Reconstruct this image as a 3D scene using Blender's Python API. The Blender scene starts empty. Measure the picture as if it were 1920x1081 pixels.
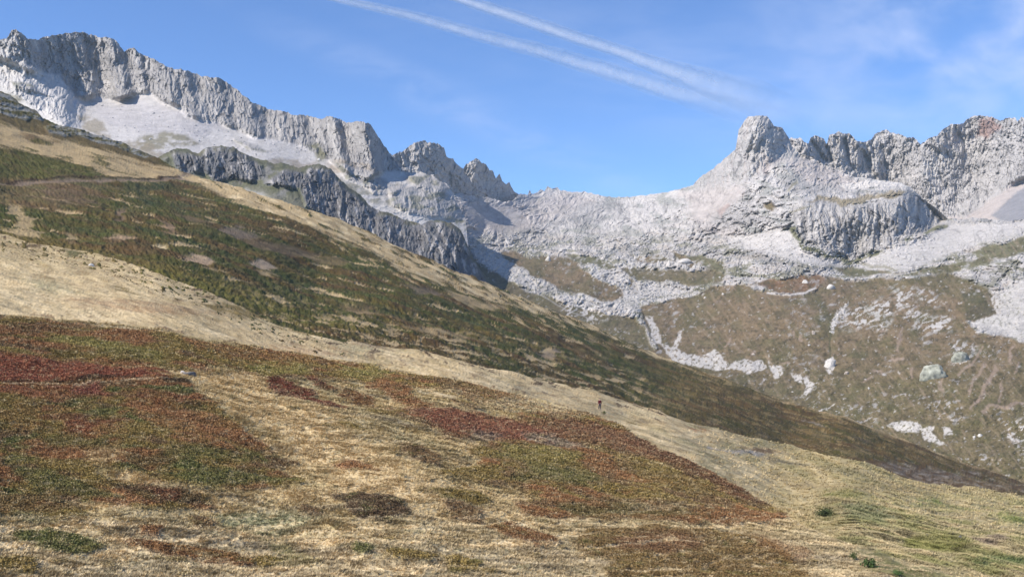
import bpy, math, random
import numpy as np
from mathutils import Vector

# ------------------------------------------------------------------ scene, camera, sky, sun
S = bpy.context.scene
W0, H0 = 1920.0, 1081.0
F = 1844.0                    # focal length in photo pixels
YH = 620.0                    # where the eye-level line sits in the photo
cam_d = bpy.data.cameras.new("camera")
cam = bpy.data.objects.new("camera", cam_d)
S.collection.objects.link(cam)
cam_d.sensor_width = 36.0
cam_d.lens = 36.0 * F / W0
cam_d.clip_start = 0.3
cam_d.clip_end = 60000.0
cam.location = (0, 0, 0)
cam.rotation_euler = (math.pi / 2, 0, 0)
cam_d.shift_y = (YH - H0 / 2) / W0
S.camera = cam

SUN_DIR = Vector((-0.66, -0.35, 0.67)).normalized()
sun_el = math.asin(SUN_DIR.z)
sun_rot = math.atan2(SUN_DIR.x, SUN_DIR.y)
sd = bpy.data.lights.new("sun", 'SUN')
sd.energy = 4.9
sd.angle = math.radians(0.53)
sd.color = (1.0, 0.94, 0.85)
so = bpy.data.objects.new("sun", sd)
so.rotation_euler = SUN_DIR.to_track_quat('Z', 'Y').to_euler()
so.location = (-300, -100, 400)
S.collection.objects.link(so)

world = bpy.data.worlds.new("World")
S.world = world
world.use_nodes = True
wt = world.node_tree
wt.nodes.clear()
w_out = wt.nodes.new('ShaderNodeOutputWorld')
w_bg = wt.nodes.new('ShaderNodeBackground')
w_sky = wt.nodes.new('ShaderNodeTexSky')
w_sky.sky_type = 'NISHITA'
w_sky.sun_disc = False
w_sky.sun_elevation = sun_el
w_sky.sun_rotation = sun_rot
w_sky.altitude = 2600
w_sky.air_density = 1.0
w_sky.dust_density = 0.0
w_sky.ozone_density = 3.6
w_bg.inputs['Strength'].default_value = 0.125
# thin high cloud: a wispy veil spread over the sky by direction (it is part of the sky)
tc = wt.nodes.new('ShaderNodeTexCoord')


def wmath(op, a, b=None, clamp=False):
    n = wt.nodes.new('ShaderNodeMath'); n.operation = op; n.use_clamp = clamp
    for i, v in enumerate((a, b)):
        if v is None: continue
        if isinstance(v, (int, float)): n.inputs[i].default_value = v
        else: wt.links.new(v, n.inputs[i])
    return n.outputs[0]


sepw = wt.nodes.new('ShaderNodeSeparateXYZ'); wt.links.new(tc.outputs['Generated'], sepw.inputs[0])
yy = wmath('MAXIMUM', sepw.outputs[1], 0.05)
su = wmath('DIVIDE', sepw.outputs[0], yy)
sv = wmath('DIVIDE', sepw.outputs[2], yy)


def sky_blob(u0, v0, ru, rv, ang):
    du = wmath('SUBTRACT', su, u0); dv = wmath('SUBTRACT', sv, v0)
    c, s = math.cos(ang), math.sin(ang)
    a = wmath('DIVIDE', wmath('ADD', wmath('MULTIPLY', du, c), wmath('MULTIPLY', dv, s)), ru)
    b = wmath('DIVIDE', wmath('SUBTRACT', wmath('MULTIPLY', dv, c), wmath('MULTIPLY', du, s)), rv)
    r = wmath('SQRT', wmath('ADD', wmath('MULTIPLY', a, a), wmath('MULTIPLY', b, b)))
    mr = wt.nodes.new('ShaderNodeMapRange'); mr.interpolation_type = 'SMOOTHSTEP'
    wt.links.new(r, mr.inputs[0])
    mr.inputs[1].default_value = 0.0; mr.inputs[2].default_value = 1.0
    mr.inputs[3].default_value = 1.0; mr.inputs[4].default_value = 0.0
    return mr.outputs[0]


def sky_noise(sx, sy, rot, scale, detail, lo, hi, rough=0.6):
    cmb = wt.nodes.new('ShaderNodeCombineXYZ')
    wt.links.new(su, cmb.inputs[0]); wt.links.new(sv, cmb.inputs[1])
    mp = wt.nodes.new('ShaderNodeMapping'); mp.inputs['Rotation'].default_value = (0, 0, rot)
    mp.inputs['Scale'].default_value = (sx, sy, 1)
    wt.links.new(cmb.outputs[0], mp.inputs[0])
    nz = wt.nodes.new('ShaderNodeTexNoise'); nz.inputs['Scale'].default_value = scale
    nz.inputs['Detail'].default_value = detail; nz.inputs['Roughness'].default_value = rough
    nz.inputs['Distortion'].default_value = 0.3
    wt.links.new(mp.outputs[0], nz.inputs['Vector'])
    mr = wt.nodes.new('ShaderNodeMapRange'); mr.interpolation_type = 'SMOOTHSTEP'
    wt.links.new(nz.outputs[0], mr.inputs[0])
    mr.inputs[1].default_value = lo; mr.inputs[2].default_value = hi
    return mr.outputs[0]


cirrus = wmath('MULTIPLY', sky_blob(0.46, 0.305, 0.30, 0.15, 0.1), sky_noise(1.0, 1.7, 0.5, 11, 5, 0.28, 0.78, 0.5))
veil = wmath('MULTIPLY', sky_blob(0.25, 0.24, 0.60, 0.10, -0.25), sky_noise(1.0, 4.0, 0.35, 5, 4, 0.30, 0.75))
veil2 = wmath('MULTIPLY', sky_blob(-0.04, 0.22, 0.36, 0.035, -0.42), sky_noise(1.0, 3.0, 0.4, 9, 4, 0.30, 0.75))
cl = wmath('ADD', wmath('MULTIPLY', cirrus, 0.62), wmath('ADD', wmath('MULTIPLY', veil, 0.20), wmath('MULTIPLY', veil2, 0.22)), clamp=True)
w_mix = wt.nodes.new('ShaderNodeMixRGB')
w_tint = wt.nodes.new('ShaderNodeMixRGB'); w_tint.blend_type = 'MULTIPLY'; w_tint.inputs[0].default_value = 1
w_tint.inputs[2].default_value = (0.72, 0.90, 1.12, 1)
wt.links.new(w_sky.outputs[0], w_tint.inputs[1])
wt.links.new(cl, w_mix.inputs[0])
wt.links.new(w_tint.outputs[0], w_mix.inputs[1])
w_mix.inputs[2].default_value = (4.8, 5.2, 6.6, 1)
wt.links.new(w_mix.outputs[0], w_bg.inputs['Color'])
wt.links.new(w_bg.outputs[0], w_out.inputs['Surface'])

S.view_settings.view_transform = 'Standard'
S.view_settings.look = 'None'
S.view_settings.gamma = 1.0
S.view_settings.use_curve_mapping = False
S.view_settings.exposure = 0.54

# ------------------------------------------------------------------ numeric helpers
rng = np.random.RandomState(7)
PERM = np.concatenate([rng.permutation(256)] * 3)
GA = rng.rand(256) * 2 * math.pi
GX, GY = np.cos(GA), np.sin(GA)


def pn(x, y, s=0):
    xi = np.floor(x).astype(np.int64); yi = np.floor(y).astype(np.int64)
    xf = x - xi; yf = y - yi
    u = xf * xf * xf * (xf * (xf * 6 - 15) + 10); v = yf * yf * yf * (yf * (yf * 6 - 15) + 10)

    def g(ix, iy, dx, dy):
        h = PERM[PERM[(ix + s * 37) & 255] + (iy + s * 11 & 255)]
        return GX[h] * dx + GY[h] * dy
    a = g(xi, yi, xf, yf); b = g(xi + 1, yi, xf - 1, yf)
    c = g(xi, yi + 1, xf, yf - 1); d = g(xi + 1, yi + 1, xf - 1, yf - 1)
    return 1.5 * ((a * (1 - u) + b * u) * (1 - v) + (c * (1 - u) + d * u) * v)


def fbm(x, y, oc=4, s=0, gain=0.5, lac=2.03):
    t = 0; a = 1; n = 0
    for i in range(oc):
        t = t + a * pn(x, y, s + i); n += a; a *= gain; x = x * lac + 3.7; y = y * lac + 1.3
    return t / n


def ridged(x, y, oc=4, s=0, gain=0.5, lac=2.1):
    t = 0; a = 1; n = 0
    for i in range(oc):
        t = t + a * (1 - 2 * np.abs(pn(x, y, s + i))); n += a; a *= gain; x = x * lac + 5.1; y = y * lac + 2.3
    return t / n


def ss(a, b, x):
    t = np.clip((x - a) / (b - a + 1e-12), 0, 1)
    return t * t * (3 - 2 * t)


def curve(pts):
    p = np.array(pts, float)
    return lambda x: np.interp(x, p[:, 0], p[:, 1])


def rough_curve(pts, amp, wl, seed):
    c = curve(pts)

    def f(x):
        return c(x) - amp * (ridged(x / wl, x * 0 + 0.5, 4, seed, 0.6) - 0.35)
    return f


class TPS:
    """thin plate spline of log depth over the picture plane"""
    def __init__(self, pts, lam=1e-4):
        p = np.array(pts, float)
        self.P = p[:, :2] / 1000.0
        n = len(p)
        K = self.k(self.P, self.P) + lam * np.eye(n)
        A = np.zeros((n + 3, n + 3)); A[:n, :n] = K; A[:n, n] = 1; A[:n, n + 1:] = self.P
        A[n, :n] = 1; A[n + 1:, :n] = self.P.T
        b = np.zeros(n + 3); b[:n] = np.log(p[:, 2])
        self.w = np.linalg.solve(A, b)

    @staticmethod
    def k(a, b):
        r2 = (a[:, None, 0] - b[None, :, 0]) ** 2 + (a[:, None, 1] - b[None, :, 1]) ** 2
        return 0.5 * r2 * np.log(r2 + 1e-12)

    def __call__(self, x, y):
        sh = x.shape
        q = np.stack([x.ravel(), y.ravel()], 1) / 1000.0
        out = np.empty(len(q)); n = len(self.P)
        for i in range(0, len(q), 60000):
            c = q[i:i + 60000]
            out[i:i + 60000] = self.k(c, self.P) @ self.w[:n] + self.w[n] + c @ self.w[n + 1:]
        return np.exp(out).reshape(sh)


def unproj(x, y, d):
    return (x - 960.0) / F * d, d, (YH - y) / F * d


def polydist(x, y, poly):
    """signed distance to a polygon, positive inside"""
    P = np.array(poly, float); n = len(P)
    ins = np.zeros(x.shape, bool); dm = np.full(x.shape, 1e18)
    for i in range(n):
        x1, y1 = P[i]; x2, y2 = P[(i + 1) % n]
        dx, dy = x2 - x1, y2 - y1
        t = np.clip(((x - x1) * dx + (y - y1) * dy) / (dx * dx + dy * dy + 1e-9), 0, 1)
        dm = np.minimum(dm, (x - x1 - t * dx) ** 2 + (y - y1 - t * dy) ** 2)
        if y1 != y2:
            c = ((y1 > y) != (y2 > y)) & (x < dx * (y - y1) / dy + x1)
            ins ^= c
    return np.where(ins, 1, -1) * np.sqrt(dm)


def linedist(x, y, pts):
    P = np.array(pts, float); dm = np.full(x.shape, 1e18)
    for i in range(len(P) - 1):
        x1, y1 = P[i]; x2, y2 = P[i + 1]
        dx, dy = x2 - x1, y2 - y1
        t = np.clip(((x - x1) * dx + (y - y1) * dy) / (dx * dx + dy * dy + 1e-9), 0, 1)
        dm = np.minimum(dm, (x - x1 - t * dx) ** 2 + (y - y1 - t * dy) ** 2)
    return np.sqrt(dm)


def c8(r, g, b, k=1.0):
    def l(v):
        v /= 255.0
        return v / 12.92 if v <= 0.04045 else ((v + 0.055) / 1.055) ** 2.4
    return np.array([l(r) * k, l(g) * k, l(b) * k])


def lay_mask(x, y, poly, feather, wx, wy):
    """soft mask of a ground patch; its edge is frayed by the two noise fields"""
    P = np.array(poly, float); m = np.zeros(x.shape)
    mg = feather + 30
    sel = (x > P[:, 0].min() - mg) & (x < P[:, 0].max() + mg) & (y > P[:, 1].min() - mg) & (y < P[:, 1].max() + mg)
    if sel.any():
        m[sel] = ss(-feather, feather, polydist(x[sel] + wx[sel], y[sel] + wy[sel], poly))
    return m


class Cover:
    """what grows or lies on a piece of terrain: colour plus heath amount"""
    def __init__(self, G, base, wx, wy):
        self.x, self.y = G['px'], G['py']
        self.col = np.ones(self.x.shape + (3,)) * np.array(base)
        self.heath = np.zeros(self.x.shape)
        self.wx, self.wy = wx, wy

    def mix(self, m, col, heath=None):
        m = m[..., None]
        self.col = self.col * (1 - m) + np.asarray(col) * m
        if heath is not None: self.heath = self.heath * (1 - m[..., 0]) + heath * m[..., 0]

    def patch(self, poly, col, feather=3, a=1.0, w=1.0, heath=None):
        m = lay_mask(self.x, self.y, poly, feather, self.wx * w, self.wy * w) * a
        self.mix(m, col, heath); return m

    def stroke(self, pts, width, col, feather=1.5, a=1.0, w=0.3, heath=None):
        P = np.array(pts, float); mg = width + feather + 20
        x, y = self.x, self.y
        sel = (x > P[:, 0].min() - mg) & (x < P[:, 0].max() + mg) & (y > P[:, 1].min() - mg) & (y < P[:, 1].max() + mg)
        m = np.zeros(x.shape)
        if sel.any():
            d = linedist(x[sel] + self.wx[sel] * w, y[sel] + self.wy[sel] * w, pts)
            m[sel] = ss(width / 2 + feather, width / 2 - feather if width / 2 > feather else 0, d) * a if False else (1 - ss(max(width / 2 - feather, 0), width / 2 + feather, d)) * a
        self.mix(m, col, heath); return m


# ------------------------------------------------------------------ materials
def nd(nt, t, **kw):
    n = nt.nodes.new(t)
    for k, v in kw.items(): setattr(n, k, v)
    return n


def terrain_mat(name, scale1, scale2, bump_scale, bump_str, bump_dist, var=0.25, rough=0.92):
    m = bpy.data.materials.new(name); m.use_nodes = True
    nt = m.node_tree; nt.nodes.clear()
    out = nd(nt, 'ShaderNodeOutputMaterial'); b = nd(nt, 'ShaderNodeBsdfPrincipled')
    b.inputs['Roughness'].default_value = rough
    b.inputs['Specular IOR Level'].default_value = 0.15
    at = nd(nt, 'ShaderNodeAttribute'); at.attribute_name = 'cover'
    geo = nd(nt, 'ShaderNodeNewGeometry')
    n1 = nd(nt, 'ShaderNodeTexNoise'); n1.inputs['Scale'].default_value = scale1; n1.inputs['Detail'].default_value = 6
    n1.inputs['Roughness'].default_value = 0.65
    n2 = nd(nt, 'ShaderNodeTexNoise'); n2.inputs['Scale'].default_value = scale2; n2.inputs['Detail'].default_value = 3
    n3 = nd(nt, 'ShaderNodeTexNoise'); n3.inputs['Scale'].default_value = bump_scale; n3.inputs['Detail'].default_value = 5
    n3.inputs['Roughness'].default_value = 0.65
    for n in (n1, n2, n3): nt.links.new(geo.outputs['Position'], n.inputs['Vector'])
    r1 = nd(nt, 'ShaderNodeMapRange'); nt.links.new(n1.outputs[0], r1.inputs[0])
    r1.inputs[1].default_value = 0.3; r1.inputs[2].default_value = 0.7
    r1.inputs[3].default_value = 1 - var; r1.inputs[4].default_value = 1 + var
    r2 = nd(nt, 'ShaderNodeMapRange'); nt.links.new(n2.outputs[0], r2.inputs[0])
    r2.inputs[1].default_value = 0.3; r2.inputs[2].default_value = 0.7
    r2.inputs[3].default_value = 1 - var * 0.7; r2.inputs[4].default_value = 1 + var * 0.7
    mm = nd(nt, 'ShaderNodeMath'); mm.operation = 'MULTIPLY'
    nt.links.new(r1.outputs[0], mm.inputs[0]); nt.links.new(r2.outputs[0], mm.inputs[1])
    vm = nd(nt, 'ShaderNodeVectorMath'); vm.operation = 'SCALE'
    nt.links.new(at.outputs['Color'], vm.inputs[0]); nt.links.new(mm.outputs[0], vm.inputs['Scale'])
    nt.links.new(vm.outputs[0], b.inputs['Base Color'])
    bp = nd(nt, 'ShaderNodeBump'); bp.inputs['Strength'].default_value = bump_str; bp.inputs['Distance'].default_value = bump_dist
    nt.links.new(n3.outputs[0], bp.inputs['Height']); nt.links.new(bp.outputs[0], b.inputs['Normal'])
    nt.links.new(b.outputs[0], out.inputs[0])
    return m


def flat_mat(name, col, rough=0.85, nscale=20, var=0.2, bump=0.3):
    m = bpy.data.materials.new(name); m.use_nodes = True
    nt = m.node_tree; b = nt.nodes['Principled BSDF']
    b.inputs['Roughness'].default_value = rough
    b.inputs['Specular IOR Level'].default_value = 0.2
    tcn = nd(nt, 'ShaderNodeTexCoord'); n1 = nd(nt, 'ShaderNodeTexNoise')
    n1.inputs['Scale'].default_value = nscale; n1.inputs['Detail'].default_value = 5
    nt.links.new(tcn.outputs['Object'], n1.inputs['Vector'])
    cr = nd(nt, 'ShaderNodeValToRGB')
    cr.color_ramp.elements[0].position = 0.3; cr.color_ramp.elements[1].position = 0.7
    c = np.array(col)
    cr.color_ramp.elements[0].color = tuple(c * (1 - var)) + (1,)
    cr.color_ramp.elements[1].color = tuple(np.minimum(c * (1 + var), 1)) + (1,)
    nt.links.new(n1.outputs[0], cr.inputs[0]); nt.links.new(cr.outputs[0], b.inputs['Base Color'])
    bp = nd(nt, 'ShaderNodeBump'); bp.inputs['Strength'].default_value = bump
    nt.links.new(n1.outputs[0], bp.inputs['Height']); nt.links.new(bp.outputs[0], b.inputs['Normal'])
    return m


M_ROCK = terrain_mat("pale_granite", 0.05, 0.35, 0.22, 0.55, 3.0, 0.16)
M_TURF = terrain_mat("hillside_turf", 0.9, 0.12, 1.1, 0.6, 0.5, 0.22)
M_FAR = terrain_mat("valley_cover", 0.08, 0.6, 0.4, 0.6, 2.0, 0.18)


# ------------------------------------------------------------------ terrain sheets
def grid_mesh(name, P, C, mat, heath=None, smooth=True, kind='structure'):
    r, c = P.shape[:2]
    me = bpy.data.meshes.new(name)
    me.vertices.add(r * c)
    me.vertices.foreach_set('co', P.reshape(-1).astype(np.float32))
    i = np.arange(r * c).reshape(r, c)
    q = np.stack([i[:-1, :-1], i[:-1, 1:], i[1:, 1:], i[1:, :-1]], -1).reshape(-1, 4)
    fp = P.reshape(-1, 3)
    same = np.all(fp[q[:, 0]] == fp[q[:, 3]], -1) & np.all(fp[q[:, 1]] == fp[q[:, 2]], -1)
    q = q[~same]
    me.loops.add(q.size); me.loops.foreach_set('vertex_index', q.reshape(-1).astype(np.int32))
    me.polygons.add(len(q))
    me.polygons.foreach_set('loop_start', (np.arange(len(q)) * 4).astype(np.int32))
    me.polygons.foreach_set('loop_total', np.full(len(q), 4, np.int32))
    me.polygons.foreach_set('use_smooth', np.full(len(q), smooth))
    me.update()
    ca = me.color_attributes.new('cover', 'FLOAT_COLOR', 'POINT')
    rgba = np.ones((r * c, 4), np.float32); rgba[:, :3] = np.clip(C.reshape(-1, 3), 0.005, 0.9)
    ca.data.foreach_set('color', rgba.reshape(-1))
    me.materials.append(mat)
    o = bpy.data.objects.new(name, me); S.collection.objects.link(o)
    if kind: o['kind'] = kind
    return o


GR = {}


def layer(name, obj_name, x0, x1, top, bot, dfun, relief, zrelief, cover, mat, step=1.6, smooth=True, back=(0.02, 0.05, 0.10, 0.2), extra=None, drop=0.6):
    xs = np.arange(x0, x1 + step, step)
    yt, yb = top(xs), bot(xs)
    yb = np.maximum(yb, yt + 1)
    rows = np.arange(yb.max(), yt.min() - step, -step)
    px = np.repeat(xs[None, :], len(rows), 0)
    py = np.clip(np.repeat(rows[:, None], len(xs), 1), yt[None], yb[None])
    d = dfun(px, py)
    X, Y, Z = unproj(px, py, d)
    mpp = float(np.median(d)) / F
    G = dict(px=px, py=py, d=d, X=X, Y=Y, Z=Z, ytop=yt, U=px * mpp, V=-py * mpp)
    if relief is not None:
        d = d - relief(G)
        X, Y, Z = unproj(px, py, d); G.update(d=d, X=X, Y=Y, Z=Z)
    C = cover(G)
    if zrelief is not None: Z = Z + zrelief(G)
    P = np.stack([X, Y, Z], -1); G['P'] = P; G['C'] = C
    # the far side of the crest, falling away behind it
    PB = []; CB = []
    tp = P[-1]
    for f in back:
        q = tp.copy(); q[:, 1] *= 1 + f; q[:, 0] *= 1 + f
        q[:, 2] -= f * tp[:, 1] * drop * (0.6 + 0.4 * min(1, f * 8))
        PB.append(q); CB.append(C[-1])
    rowsP = [P]; rowsC = [C]
    if PB: rowsP.append(np.array(PB)); rowsC.append(np.array(CB))
    if extra is not None:
        eP = []; eC = []
        for yb_, dd in extra:
            ex = np.full_like(xs, yb_)
            a, b_, c_ = unproj(xs, ex, np.full_like(xs, dd)); eP.append(np.stack([a, b_, c_], -1)); eC.append(C[0])
        rowsP.insert(0, np.array(eP)); rowsC.insert(0, np.array(eC))
    G['obj'] = grid_mesh(obj_name, np.concatenate(rowsP), np.concatenate(rowsC), mat, smooth=smooth)
    GR[name] = G
    return G


# ------------------------------------------------------------------ outlines of the land, in degrees of the photo grid
SKY_LEFT = [(-200, 150), (-60, 110), (0, 77), (12, 72), (20, 60), (30, 54), (38, 60), (50, 70), (66, 76), (88, 69), (115, 65),
            (145, 61), (170, 64), (185, 69), (205, 72), (220, 78), (232, 98), (240, 91), (252, 90), (268, 104), (280, 107),
            (300, 119), (320, 128), (345, 131), (370, 140), (395, 147), (412, 147), (430, 157), (450, 172), (470, 190),
            (480, 196), (500, 204), (540, 212), (580, 219), (600, 222), (620, 219), (640, 223), (648, 232), (660, 229), (680, 228),
            (695, 233), (703, 248), (722, 276), (740, 300), (757, 323), (780, 322), (813, 331), (835, 345), (850, 362), (858, 385),
            (872, 407), (876, 440), (884, 520), (960, 640)]
SKY_C2 = [(690, 300), (715, 284), (735, 290), (745, 288), (755, 283), (762, 280), (775, 270), (786, 267), (796, 261), (803, 268), (812, 267), (833, 275), (837, 292),
          (848, 297), (855, 305), (867, 317), (880, 335), (895, 365), (905, 385), (920, 440)]
SKY_C3 = [(850, 345), (866, 318), (875, 308), (884, 303), (892, 296), (899, 298), (904, 307), (911, 309), (918, 320), (925, 322), (930, 334), (937, 325), (942, 340), (950, 343), (955, 340),
            (959, 352), (968, 362), (980, 372), (1000, 395)]
SKY_VAL = [(820, 374), (857, 362), (880, 365), (900, 367), (923, 373), (943, 378), (962, 376), (973, 364), (985, 365), (990, 366), (993, 354), (997, 365), (1008, 361), (1015, 354), (1021, 358), (1027, 347), (1035, 353), (1045, 352), (1052, 358),
           (1060, 357), (1072, 361), (1095, 359), (1120, 364), (1145, 369), (1180, 369), (1210, 366), (1250, 361), (1275, 355), (1300, 347),
           (1310, 335), (1320, 327), (1337, 316), (1352, 303), (1365, 292), (1379, 280), (1382, 262), (1385, 242), (1395, 228),
           (1403, 219), (1420, 217), (1437, 218), (1446, 228), (1452, 238), (1466, 239), (1478, 258), (1486, 275), (1500, 287), (1520, 295),
           (1545, 308), (1575, 322), (1600, 331), (1640, 336), (1690, 342), (1708, 352), (1722, 366), (1745, 382), (1762, 396), (1776, 409), (1800, 411),
           (1830, 408), (1860, 412), (1890, 414), (1920, 412), (1990, 405), (2150, 395)]
SKY_WALL = [(1440, 300), (1470, 262), (1483, 259), (1500, 257), (1508, 268), (1516, 270), (1520, 259), (1532, 255), (1545, 262), (1550, 272),
            (1555, 255), (1572, 247), (1582, 252), (1592, 249), (1603, 262), (1620, 265), (1634, 263), (1640, 252), (1662, 244), (1680, 249),
            (1695, 257), (1712, 258), (1727, 268), (1737, 262), (1757, 256), (1770, 241), (1790, 231), (1806, 230), (1822, 219), (1835, 217),
            (1860, 221), (1880, 225), (1892, 221), (1903, 222), (1908, 227), (1915, 221), (1930, 222), (1990, 216), (2150, 235)]
CREST_HEATH = [(-200, 110), (0, 172), (20, 180), (45, 200), (70, 212), (80, 222), (110, 235), (150, 246), (190, 256), (230, 268), (260, 284), (290, 296),
               (315, 308), (340, 325), (360, 328), (400, 338), (450, 352), (500, 370), (560, 388), (610, 402), (650, 418), (700, 440),
               (760, 468), (800, 484), (850, 506), (900, 525), (950, 545), (1000, 568), (1050, 587), (1100, 606), (1150, 630),
               (1200, 652), (1250, 672), (1300, 690), (1400, 727), (1500, 762), (1600, 787), (1700, 826), (1800, 865), (1920, 905), (2150, 985)]
CREST_TAN = [(-200, 420), (0, 440), (60, 455), (150, 470), (230, 490), (300, 515), (370, 540), (450, 575), (520, 610), (600, 632), (700, 648),
             (800, 662), (900, 685), (1000, 708), (1100, 733), (1160, 748), (1230, 770), (1300, 795), (1380, 814), (1460, 832), (1540, 852),
             (1600, 865), (1640, 873), (1690, 895), (1740, 908), (1800, 913), (1920, 931), (2150, 975)]
CREST_NEAR = [(-200, 585), (0, 590), (100, 598), (200, 605), (300, 620), (400, 640), (500, 655), (600, 670), (700, 685), (800, 705), (870, 718),
              (930, 732), (1000, 748), (1060, 762), (1110, 778), (1160, 800), (1200, 824), (1260, 856), (1320, 885), (1370, 912), (1410, 935),
              (1450, 955), (1470, 972), (1510, 992), (1560, 1010), (1640, 1035), (1730, 1062), (1820, 1090), (1920, 1120), (2150, 1190)]

SLOPE = TPS([(-200, 1081, 50), (0, 1081, 58), (480, 1081, 64), (960, 1081, 70), (1440, 1081, 82), (1920, 1081, 100), (2150, 1081, 108),
             (-200, 1200, 42), (960, 1200, 56), (2150, 1200, 82),
             (0, 985, 68), (500, 985, 76), (960, 985, 84), (1300, 985, 95), (1500, 985, 106), (1700, 985, 122), (1920, 985, 145),
             (-200, 850, 72), (0, 850, 82), (500, 850, 92), (900, 850, 106), (1200, 865, 122), (1400, 950, 112), (1400, 880, 140), (1700, 930, 160), (1920, 940, 195),
             (0, 722, 98), (400, 710, 112), (860, 720, 145), (1120, 790, 142), (1125, 765, 152), (1250, 780, 165), (1600, 870, 185),
             (0, 600, 124), (600, 665, 150), (-200, 600, 110), (0, 480, 180), (300, 520, 185), (700, 660, 172),
             (0, 340, 300), (340, 335, 425), (0, 172, 480), (200, 260, 470), (-200, 110, 460), (600, 400, 425), (600, 520, 300), (900, 525, 385), (1250, 672, 300),
             (900, 600, 280), (1250, 730, 225), (1500, 762, 270), (1500, 810, 225), (1920, 905, 260), (1700, 860, 230), (2150, 985, 250)], 2e-4)


def j12(x): return 0.16 * ss(900, 1180, x) * (1 - ss(1450, 1620, x))
def j23(x): return 0.42 * ss(620, 1250, x)


def plan_noise(G, lx, ly, oc, s, gain=0.55):
    return fbm(G['X'] / lx, G['Y'] / ly, oc, s, gain)


TAN = c8(212, 187, 142, .84); TANL = c8(228, 205, 162, .90); TAND = c8(188, 166, 120, .80); BEIGE = c8(186, 170, 132, .80)
OLIVE = c8(132, 110, 50, .88); GREEN = c8(102, 102, 48, .82); DGREEN = c8(84, 84, 42, .76); RUST = c8(142, 98, 54, .88); RED = c8(142, 78, 50, .86)
CRIM = c8(128, 64, 50, .82); YEL = c8(138, 128, 58, .84); BROWN = c8(122, 94, 58, .80); DBROWN = c8(90, 70, 46, .76)
PATH = c8(205, 190, 172, .8); SAGE = c8(142, 146, 110, .72); GREYT = c8(168, 154, 130, .74)
DH1 = c8(82, 82, 38, .80); DH2 = c8(100, 76, 46, .80); DH3 = c8(72, 80, 38, .78); DH4 = c8(108, 92, 46, .78); TAN3 = c8(178, 155, 116, .82)


def heath_tint(C, G, m, cols, s, lx=14, ly=9):
    """mottled heath colours inside mask m"""
    n1 = plan_noise(G, lx, ly, 5, s); n2 = plan_noise(G, lx * .55, ly * .6, 5, s + 9); n3 = plan_noise(G, lx * .3, ly * .3, 4, s + 17)
    col = np.ones(n1.shape + (3,)) * cols[0]
    for n, c, a in ((n1, cols[1], .05), (n2, cols[2], .10), (n3, cols[3], .16)):
        w = ss(a, a + .14, n)[..., None]; col = col * (1 - w) + c * w
    if len(cols) > 4:
        w = ss(.05, .22, -n1)[..., None]; col = col * (1 - w) + cols[4] * w
    C.mix(m, col, 1.0)


def fine_speckle(C, G, band=False):
    X, Y = G['X'], G['Y']
    f1 = fbm(X / .55, Y / .7, 3, 160, .6); f2 = fbm(X / 1.6, Y / 1.4, 3, 165, .6)
    if band:
        qq = G['py'] - curve(CREST_TAN)(G['px']); w = ss(1350, 1550, G['px']) * .7
        f1 = f1 * w + (1 - w) * fbm(G['px'] / 26, qq / 2.6, 3, 168, .6); f2 = fbm(G['px'] / 90, qq / 5.5, 4, 172, .6)
    g = (1 - C.heath)
    C.mix(C.heath * ss(.16, .34, f1) * .55, TAND); C.mix(C.heath * ss(.14, .34, -f1) * .5, DBROWN * .7)
    C.mix(g * ss(.10, .34, f1) * .45, TANL); C.mix(g * ss(.12, .36, -f1) * .4, c8(138, 116, 80, .66)); C.mix(g * ss(.25, .45, f2) * .3, SAGE)
    grey = C.col.mean(-1, keepdims=True)
    k = (.15 * C.heath)[..., None]; C.col = (C.col * (1 - k) + grey * k) * (1 + .14 * C.heath[..., None])


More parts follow.
